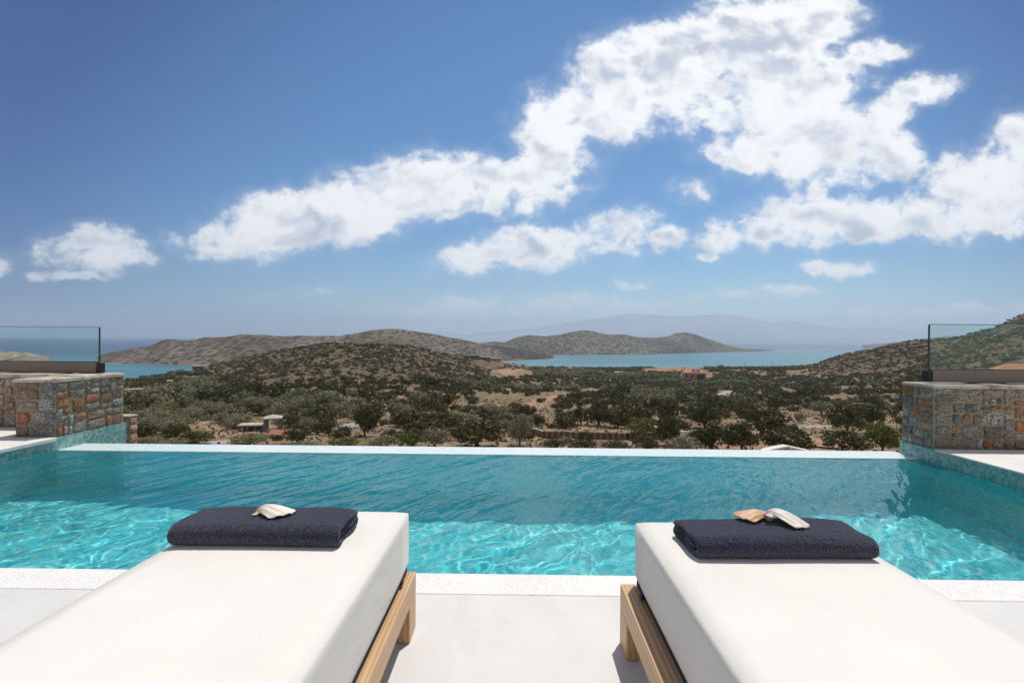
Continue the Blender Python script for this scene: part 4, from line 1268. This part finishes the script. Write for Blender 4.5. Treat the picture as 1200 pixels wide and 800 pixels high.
for o_ in order:
    i = idx_[o_]; sh = bool(is_shrub[o_]); s = float(size[o_]); px = to_px(u[i])
    pos = Vector((x[i], D[i], z[i] - 0.1))
    greyish = (n1[i] + g.normal(0, .10)) > 0.09 + (0.07 if px > 640 else 0.02)
    if not sh and nt < 290 - len(HAND):
        kind = 'grey' if greyish else 'dark'
        if D[i] > 130: kind = 'far_' + kind
        put_tree(pos, s * 1.12, s * trnd.uniform(.56, .74), kind,
                 ('silvery' if greyish else 'dark green') + ' olive tree, one of many ' + zone(px, D[i]), ('silvery' if greyish else 'dark') + ' olive trees ' + zone(px, D[i]), trnd)
        nt += 1
    elif sh and ns < 260:
        side = 'brown hill left of centre' if px < 700 else 'scrubby slope on the right'
        cm = SHRUB[trnd.randrange(4)]
        if not cm.materials: cm.materials.append(M_leaf_dry if cm is SHRUB[3] else M_leaf_dark)
        e = bpy.data.objects.new('shrub', cm); COL.objects.link(e)
        e.location = pos; e.rotation_euler = (0, 0, trnd.uniform(0, 6.28)); e.scale = (s / 2, s / 2, s * trnd.uniform(.38, .55))
        tag(e, 'low round shrub, one of many dotting the ' + side, 'shrub', 'shrubs dotting the ' + side)
        ns += 1
    else:
        key = 'scrub' if sh else 'grove'
        if sh and trnd.random() < 0.45: key = 'dry'
        if not sh and greyish: key = 'silver'
        V_, Q_ = (FARM if (s / D[i] * FPX > 9) else FARC)[trnd.randrange(6)]
        a = trnd.uniform(0, 6.28); ca, sa = math.cos(a), math.sin(a)
        hs = s * (0.42 if sh else 0.54)
        W_ = np.stack([(V_[:, 0] * ca - V_[:, 1] * sa) * s / 2 + pos.x, (V_[:, 0] * sa + V_[:, 1] * ca) * s / 2 + pos.y, V_[:, 2] * hs + pos.z - (hs * .1)], 1)
        rest_v[key].append(W_); rest_q[key].append(Q_ + off[key]); off[key] += len(V_)
for key, nm, mat in (('scrub', 'hillside_scrub', M_leaf_dark), ('grove', 'olive_grove', M_leaf_dark), ('dry', 'dry_scrub', M_leaf_dry), ('silver', 'silver_olive_grove', M_leaf_grey)):
    if rest_v[key]:
        o = link(nm, np_mesh(nm, np.concatenate(rest_v[key]), np.concatenate(rest_q[key])), mat)
        tag(o, {'scrub': 'dark scrub covering the farther slopes', 'grove': 'far olive groves filling the valley to the shore', 'dry': 'dry brownish scrub between the darker bushes', 'silver': 'paler silver olives scattered through the far groves'}[key], kind='stuff')

# tufts of dry grass and stones on the nearer open ground
M_grass = plain('dry_grass_straw', (0.30, 0.23, 0.12), 0.9, var=0.35)
GN = 9000
gu = g.uniform(-1.0, 1.0, GN); gD = np.sqrt(g.uniform(40 ** 2, 190 ** 2, GN)); gz = terrain_z(gu, gD)
gv = []
for a_, b_, c_ in zip(gu, gD, gz):
    p0 = np.array([a_ * b_, b_, c_ - .03]); s = g.uniform(.15, .45)
    for k in range(3):
        t1 = g.normal(size=2); t1 /= np.hypot(*t1)
        gv += [p0 + np.array([t1[0] * .5, t1[1] * .5, 0]) * s, p0 - np.array([t1[0] * .5, t1[1] * .5, 0]) * s, p0 - np.array([t1[0] * .7, t1[1] * .7, -1.0]) * s * .8, p0 + np.array([t1[0] * .7, t1[1] * .7, 1.2]) * s * .8]
gv = np.array(gv)
tag(link('dry_grass', np_mesh('dry_grass', gv, np.arange(len(gv)).reshape(-1, 4)), M_grass), 'tufts of dry grass on the open ground', kind='stuff')
M_rock = plain('limestone', (0.40, 0.36, 0.31), 0.9, var=0.3, scale=2.0)

# ================================================================== TRACKS, WALLS AND BUILDINGS IN THE VALLEY
M_track = material('pale_gravel_track', lambda t: principled(t, t.ramp(t.noise(position(t), 1.2, 6, .65), [(0.3, (0.27, 0.25, 0.235)), (0.7, (0.40, 0.375, 0.35))]), 0.95, t.noise(position(t), 3, 4), .4, .05, spec=.1))
M_earth = material('bare_red_earth', lambda t: principled(t, t.ramp(t.noise(position(t), 0.5, 6, .65), [(0.3, (0.27, 0.155, 0.10)), (0.7, (0.42, 0.28, 0.19))]), 0.95, t.noise(position(t), 2, 4), .5, .1, spec=.05))
def strip(name, pts, width, mat, lift=0.10):
    P_ = [ground_at(*p) for p in pts]
    dense = []
    for a, b in zip(P_, P_[1:]):
        n = max(2, int((b - a).length / 2))
        dense += [a.lerp(b, k / n) for k in range(n)]
    dense.append(P_[-1])
    V_, Q = [], []
    for i, p in enumerate(dense):
        d = (dense[min(i + 1, len(dense) - 1)] - dense[max(i - 1, 0)]); d.z = 0; d.normalize()
        n = Vector((-d.y, d.x, 0))
        wdt = width * (1 + .25 * mnoise.noise(p * .2))
        for k in range(5):
            q = p + n * wdt * (k / 4 - .5)
            V_.append((q.x, q.y, float(terrain_z(q.x / q.y, q.y)) + lift + (0.12 if 0 < k < 4 else -0.1)))
    for i in range(len(dense) - 1):
        for k in range(4): Q.append((i * 5 + k, i * 5 + k + 1, i * 5 + k + 6, i * 5 + k + 5))
    o = link(name, np_mesh(name, np.array(V_), np.array(Q)), mat, smooth=True)
    return tag(o, kind='structure')
strip('gravel_track', [(376, 507), (392, 504.5), (404, 500.5), (420, 497), (440, 494)], 5.5, M_track)
strip('gravel_track', [(228, 521), (250, 519), (275, 517.5), (300, 517)], 4.0, M_track)
strip('gravel_track', [(905, 503), (930, 501), (965, 500), (1010, 498)], 3.2, M_track)
strip('gravel_track', [(832, 472), (842, 466), (849, 461), (856, 458)], 4.5, M_track)
strip('earth_path', [(600, 486), (612, 479), (628, 474), (640, 468), (660, 464)], 9, M_earth)
strip('earth_path', [(690, 459), (705, 458), (722, 457.5)], 9, M_earth)
strip('earth_path', [(935, 512), (950, 516), (958, 525)], 7, M_earth)
strip('earth_path', [(905, 524), (880, 527), (855, 523)], 5, M_earth)
strip('earth_path', [(580, 437), (600, 434), (622, 433)], 14, M_earth)
strip('earth_path', [(950, 469), (975, 468), (1000, 467)], 8, M_earth)

def part_box(parent, name, dims, mat, bevel=0.0):
    return box_obj(name, dims, mat, parent, bevel=bevel, seg=1)
M_conc = plain('weathered_concrete', (0.46, 0.42, 0.36), 0.9, var=.25, scale=1.5)
M_conc_d = plain('dark_concrete', (0.17, 0.15, 0.13), 0.9, var=.25, scale=1.5)
M_cream = plain('cream_render', (0.58, 0.50, 0.38), 0.9, scale=.8)
M_beige = plain('beige_render', (0.42, 0.34, 0.26), 0.9, scale=.8)
M_whitew = plain('white_paint', (0.74, 0.72, 0.68), 0.8, scale=.8)
M_pink = plain('pink_render', (0.42, 0.235, 0.17), 0.9, scale=.8)
M_terra = material('terracotta_tiles', lambda t: principled(t, t.mix(t.noise(obj_coord(t), 3.0, 4), (0.36, 0.12, 0.06), (0.58, 0.27, 0.16)), 0.85,
                   t.n('ShaderNodeTexWave', {'Vector': obj_coord(t), 'Scale': 1.2}, bands_direction='X').outputs[1], 0.6, 0.1))
M_window = plain('dark_window_glass', (0.03, 0.035, 0.045), 0.15)
M_solar = plain('blue_solar_panel', (0.04, 0.12, 0.32), 0.6, spec=0.1)
M_plank = material('brown_planks', lambda t: principled(t, t.mix(t.n('ShaderNodeTexWave', {'Vector': obj_coord(t), 'Scale': 0.32, 'Distortion': 0.4}, bands_direction='X').outputs[1],
                   (0.11, 0.072, 0.05), (0.28, 0.195, 0.14)), 0.85, t.noise(obj_coord(t), 2, 4), .3, .05))
M_rubble = plain('rubble_stone', (0.24, 0.165, 0.12), 0.95, var=.45, scale=1.2)

def hip_roof(parent, name, w, d, z, h, over, mat, ridge_f=0.35, gable=False):
    bm = bmesh.new()
    x, y = w / 2 + over, d / 2 + over
    b = [bm.verts.new(v) for v in ((-x, -y, z), (x, -y, z), (x, y, z), (-x, y, z))]
    c = [bm.verts.new((v.co.x, v.co.y, z - .18)) for v in b]
    rx = x if gable else x * ridge_f
    r0, r1 = bm.verts.new((-rx, 0, z + h)), bm.verts.new((rx, 0, z + h))
    bm.faces.new((b[0], b[1], r1, r0)); bm.faces.new((b[2], b[3], r0, r1)); bm.faces.new((b[1], b[2], r1)); bm.faces.new((b[3], b[0], r0))
    bm.faces.new(c[::-1])
    for k in range(4): bm.faces.new((b[k], c[k], c[(k + 1) % 4], b[(k + 1) % 4]))
    return from_bm(name, bm, mat, parent)

def house(label, px, py, wpx, hpx, wall, roof=None, roof_px=3, group=None, nwin=3, flat=None, rz=None, depth=0.7, cat='house', D=None, storeys=1):
    b = ground_at(px, py) if D is None else on_y(px, py, D)
    sc = b.y / FPX
    w, h = wpx * sc, hpx * sc
    d = w * depth
    e = empty('house', (b.x, b.y + d / 2, b.z), rz if rz is not None else -math.atan2(b.x, b.y) * .6, label=label, cat=cat, **({'group': group} if group else {}))
    wl = part_box(e, 'wall', (-w / 2, w / 2, -d / 2, d / 2, -2.5, h), wall)
    n = nwin
    for st_ in range(storeys):
        for k in range(n):
            cx = -w / 2 + w * (k + .5) / n; ww = min(1.4, w / n * .36)
            zc = h * (st_ + .55) / storeys; hh = h / storeys * 0.24
            fr = part_box(e, 'window', (cx - ww / 2 - .1, cx + ww / 2 + .1, -d / 2 - .05, -d / 2 + .1, zc - hh - .1, zc + hh + .1), M_conc)
            part_box(fr, 'pane', (cx - ww / 2, cx + ww / 2, -d / 2 - .08, -d / 2 - .03, zc - hh, zc + hh), M_window)
    if roof: hip_roof(e, 'roof', w, d, h + .01, roof_px * sc, .35, roof)
    else: part_box(e, 'roof', (-w / 2 - .25, w / 2 + .25, -d / 2 - .25, d / 2 + .25, h + .002, h + .35), flat or M_conc)
    return e, w, d, h
V = 'village houses on the saddle behind the brown hill'
house('flat roofed grey-brown house, leftmost of the village behind the brown hill', 546, 419.5, 7, 2.6, M_conc_d, group=V, nwin=2)
house('long grey flat roofed house in the village, topped by a cream upper floor', 555.5, 420.5, 12.5, 3.4, M_conc_d, group=V, nwin=4)
house('dark flat roofed house in the middle of the village behind the brown hill', 568, 422.6, 12.5, 3.6, M_conc_d, group=V, nwin=4)
house('flat roofed beige house at the right end of the village terrace', 580.5, 423.5, 11, 3.2, M_beige, group=V, nwin=3)
house('small beige house left of the white tower', 593, 431.5, 6, 5, M_beige, group=V, nwin=2, storeys=2)
house('narrow white tower standing in the village', 601.8, 433.5, 3.2, 8.5, M_whitew, group=V, nwin=1, storeys=3, flat=M_whitew, depth=1.0, cat='tower')
house('small white house just right of the white tower', 609, 431.5, 5, 3.0, M_whitew, group=V, nwin=2, flat=M_whitew)
house('white house with a grey roof, two houses right of the white tower', 618, 433, 6.5, 3.6, M_whitew, group=V, nwin=2)
house('red roofed house nearest to the dark headland tip', 631.5, 427.0, 5.5, 1.8, M_beige, M_terra, 1.6, group=V, nwin=2)
house('red roofed house by the bay, second from the dark headland tip', 647.8, 430.8, 5.5, 1.8, M_beige, M_terra, 1.8, group=V, nwin=2)
house('red roofed house by the bay, third from the dark headland tip', 668.3, 433.2, 6.6, 1.4, M_beige, M_terra, 1.7, group=V, nwin=2)
house('red roofed house by the bay, last one towards the terracotta villa', 681.8, 433.6, 5.5, 1.4, M_beige, M_terra, 1.7, group=V, nwin=2)
house('low white flat roof among the trees near the shore', 727, 437.5, 11, 1.2, M_whitew, nwin=3, flat=M_whitew)
# terracotta villa with solar panels
e, w, d, h = house('terracotta villa with blue solar panels on its roof above the grove', 816, 445.5, 25, 8.5, M_pink, M_terra, 3.6, nwin=4, storeys=1, depth=.6)
sc = 8.5 / max(h, .1)
hip_roof(e, 'porch_roof', w * .42, d * .4, h * .8, h * .2, .2, M_terra)
part_box(e, 'porch_opening', (w * .08, w * .42, -d / 2 - .15, -d / 2 - .06, h * .10, h * .75), M_window)
for k in range(2):
    bm = bmesh.new(); x0 = -w * .12 + k * w * .2
    vs = [bm.verts.new(v) for v in ((x0, -d * .40, h * 1.13), (x0 + w * .15, -d * .40, h * 1.13), (x0 + w * .15, -d * .12, h * 1.42), (x0, -d * .12, h * 1.42))]
    f = bm.faces.new(vs); bmesh.ops.solidify(bm, geom=[f], thickness=.08)
    from_bm('solar_panel', bm, M_solar, e)
# houses at the left bay
house('cream roofed brown house standing at the turquoise bay', 231, 436, 12.5, 7, M_conc_d, flat=M_cream, nwin=2, storeys=1)
house('tiny cream house right beside the cream roofed brown one', 240.5, 434.5, 4.5, 3.2, M_cream, flat=M_cream, nwin=1)
house('long low dark building left of the cream roofed house by the bay', 215, 440.5, 18, 5.5, M_conc_d, flat=M_conc_d, nwin=5, depth=.4)
house('low earth coloured shed just right of the left stone wall', 154, 463, 16, 6, M_pink, flat=M_conc, nwin=2, depth=.5, cat='shed')
house('small pale flat roofed shed on the slope towards the bay', 198, 448, 5, 1.6, M_whitew, flat=M_whitew, nwin=1, cat='shed')
# houses on the right slope
house('house with a red hipped roof on the right slope, cut by the frame', 1207, 441, 44, 6.5, M_conc, M_terra, 7.5, nwin=5, depth=.6)
house('long beige flat roofed house on the far shoulder of the right slope', 1056, 406, 18, 2.2, M_cream, flat=M_cream, nwin=4, depth=.4)
# ruin with tower frame
b = ground_at(320, 505); sc = b.y / FPX
rt = empty('ruined_tower', b, R(18), label='unfinished concrete tower frame with a pitched slab on top, in the valley', cat='ruin')
w = 15 * sc; hh = 15 * sc
for sx in (-1, 1):
    for sy in (-1, 1): part_box(rt, 'post', (sx * w / 2 - .22, sx * w / 2 + .22, sy * w / 2 - .22, sy * w / 2 + .22, -1, hh), M_conc_d)
part_box(rt, 'side_wall', (-w / 2 - .12, -w / 2 + .12, -w / 2 + .23, w / 2 - .23, -1, hh * .96), M_conc_d)
part_box(rt, 'parapet', (-w / 2 + .23, w / 2 - .23, -w / 2 - .1, -w / 2 + .1, -1, hh * .28), M_conc)
hip_roof(rt, 'roof', w, w, hh + .18, 3.2 * sc, .35, M_conc, 0.02)
b = ground_at(297, 505); sc = b.y / FPX
lb = empty('ruined_building', b, R(10), label='low unfinished concrete building with a flat slab roof left of the tower frame', cat='ruin')
w = 28 * sc; d = w * .5; hh = 7 * sc
part_box(lb, 'roof', (-w / 2 - .2, w / 2 + .2, -d / 2 - .2, d / 2 + .2, hh, hh + .25), M_conc)
for k in range(4):
    x_ = -w / 2 + .2 + k * (w - .4) / 3; part_box(lb, 'post', (x_ - .15, x_ + .15, -d / 2, -d / 2 + .3, -1, hh - .002), M_conc_d)
part_box(lb, 'back_wall', (-w / 2, w / 2, d / 2 - .2, d / 2, -1, hh - .003), M_conc_d)
part_box(lb, 'side_wall', (w / 2 - .22, w / 2, -d / 2 + .31, d / 2 - .21, -1, hh - .003), M_conc)
b = ground_at(326, 513); sc = b.y / FPX
rr_ = empty('red_roofed_hut', b, R(-20), label='little hut with an orange-red tiled roof below the tower frame', cat='hut')
part_box(rr_, 'wall', (-7 * sc, 7 * sc, -4 * sc, 4 * sc, -1, 4.5 * sc), M_beige)
hip_roof(rr_, 'roof', 14 * sc, 8 * sc, 4.5 * sc + .01, 5 * sc, .4, M_terra, gable=True)

# low walls and the timber fence
def wall_run(name, pts, hpx, mat, label, cat, cap=None, thick=0.35, posts=None):
    P_ = [ground_at(*p) for p in pts]
    e = empty(name, P_[0], label=label, cat=cat)
    bm = bmesh.new(); bc = bmesh.new()
    for a, b in zip(P_, P_[1:]):
        h = hpx * a.y / FPX
        d = (b - a); d.z = 0; L = d.length; d.normalize(); n = Vector((-d.y, d.x, 0)) * thick / 2
        for (bmx, z0, z1, nn) in ((bm, -1.5, h, n), (bc, h + .003, h + .14, n * 1.25)):
            vs = []
            for q in (a, b):
                for s_ in (-1, 1):
                    for z_ in (z0, z1): vs.append(bmx.verts.new(q - P_[0] + nn * s_ + Vector((0, 0, z_))))
            for f in ((0, 1, 3, 2), (4, 6, 7, 5), (0, 4, 5, 1), (2, 3, 7, 6), (1, 5, 7, 3), (0, 2, 6, 4)): bmx.faces.new([vs[i] for i in f])
    from_bm('panel', bm, mat, e)
    if cap: from_bm('coping', bc, cap, e)
    else: bc.free()
    if posts:
        for a, b in zip(P_, P_[1:]):
            h = hpx * a.y / FPX; n = max(1, int((b - a).length / posts))
            for k in range(n + 1):
                q = a.lerp(b, k / n) - P_[0]
                bm = bmesh.new(); box(bm, q.x - .09, q.x + .09, q.y - thick / 2 - .13, q.y - thick / 2 - .02, q.z - 1, q.z + h + .1); from_bm('post', bm, M_plank, e)
    return e
wall_run('timber_fence', [(637, 513.5), (690, 514.5), (735, 515.5), (768, 514)], 8, M_plank, 'brown timber fence of upright planks along the lower edge of the field', 'fence', None, .2, posts=2.6)
wall_run('stone_wall', [(621, 508), (629, 510), (637, 513)], 6.5, M_rubble, 'short stepped stone wall with a pale top at the left end of the timber fence', 'wall', M_cap)
wall_run('stone_wall', [(549, 499), (575, 500.5), (599, 502)], 3.0, M_plank, 'dark brown retaining wall between the silver olives and the broad dark tree', 'wall')
wall_run('stone_wall', [(748, 491), (766, 494), (782, 499)], 3.0, M_rubble, 'rubble terrace wall climbing behind the stone gate pillar', 'wall', M_cap)
wall_run('stone_wall', [(815, 457), (835, 458), (856, 457)], 5.0, M_rubble, 'brown retaining wall below the terracotta villa', 'wall')
wall_run('stone_wall', [(797, 514), (811, 514.5)], 9, M_whitew, 'white gate wall among the trees right of the stone gate pillar', 'wall')
wall_run('stone_wall', [(449, 501), (466, 500)], 2.2, M_whitew, 'low white wall in the valley straight above the left towel', 'wall')
b = ground_at(772.5, 515); sc = b.y / FPX
gp = empty('gate_pillar', b, 0, label='square brown stone gate pillar at the right end of the timber fence', cat='pillar')
part_box(gp, 'shaft', (-4.5 * sc, 4.5 * sc, -4 * sc, 4 * sc, -1, 14 * sc), M_rubble, .05)
part_box(gp, 'top_slab', (-5.2 * sc, 5.2 * sc, -4.6 * sc, 4.6 * sc, 14 * sc + .003, 14 * sc + .18), M_cap, .03)
# mound of red earth
b = ground_at(798, 436)
bm = bmesh.new(); bmesh.ops.create_icosphere(bm, subdivisions=5, radius=1)
for v in bm.verts:
    n = mnoise.fractal(v.co * 2.3, 1.0, 2.0, 5)
    v.co = Vector((v.co.x * 38 * (1 + n * .12), v.co.y * 16, v.co.z * 4.4 * (1 + n * .35) * (1.0 if v.co.z > 0 else .6)))
mo = from_bm('earth_mound', bm, M_earth, None, b + Vector((0, 14, -.6)), smooth=True); tag(mo, kind='structure')

# white gabled roof right behind the pool edge
pk_ = on_y(923, 522.6, 24.0); hw_ = 27 * 24 / FPX; dr = 5.6 * 24 / FPX
kb = empty('garden_pavilion', (pk_.x, pk_.y, pk_.z - 3.2), 0, label='small pavilion whose white gabled roof just shows over the pool edge', cat='pavilion')
bm = bmesh.new()
for s_ in (-1, 1):
    vs = [bm.verts.new(v) for v in ((0, 0, 3.2), (s_ * hw_, 0, 3.2 - dr), (s_ * hw_, .45, 3.2 - dr), (0, .45, 3.2), (0, 0, 3.2 - .09), (s_ * hw_, 0, 3.2 - dr - .09), (s_ * hw_, .45, 3.2 - dr - .09), (0, .45, 3.2 - .09))]
    for f in ((0, 1, 2, 3), (4, 7, 6, 5), (0, 4, 5, 1), (1, 5, 6, 2), (2, 6, 7, 3), (3, 7, 4, 0)): bm.faces.new([vs[i] for i in f])
from_bm('roof', bm, M_whitew, kb)
bm = bmesh.new()
vs = [bm.verts.new(v) for v in ((-hw_ + .15, .06, 3.2 - dr - .1), (hw_ - .15, .06, 3.2 - dr - .1), (0, .06, 3.1 - .03))]
bm.faces.new(vs); from_bm('gable', bm, M_conc, kb)
for sx in (-1, 1):
    for y_ in (.22,): part_box(kb, 'post', (sx * (hw_ - .25) - .07, sx * (hw_ - .25) + .07, y_ - .07, y_ + .07, -2.0, 3.2 - dr - .1), M_whitew)
part_box(kb, 'back_wall', (-hw_ + .33, hw_ - .33, .17, .27, -2.0, 3.2 - dr - .1), M_whitew)

# utility poles against the bay
for px_, py_, hp in ((872, 433, 8), (905, 432, 8), (841, 434, 7), (1098.5, 432, 14), (306, 512, 11)):
    b = ground_at(px_, py_); hgt = hp * b.y / FPX
    side = {872: 'first of two before the bay', 905: 'second of two before the bay', 841: 'just right of the terracotta villa', 1098.5: 'seen through the right glass railing', 306: 'in front of the ruined building'}[px_]
    e = empty('utility_pole', b, label='thin wooden utility pole ' + side, cat='pole', group='utility poles')
    bm = bmesh.new(); tube(bm, [(0, 0, -1), (0, 0, hgt)], [.16, .11], 6); from_bm('pole', bm, M_bark, e)
    part_box(e, 'crossarm', (-.8, .8, -.06, .06, hgt - .6, hgt - .45), M_bark)
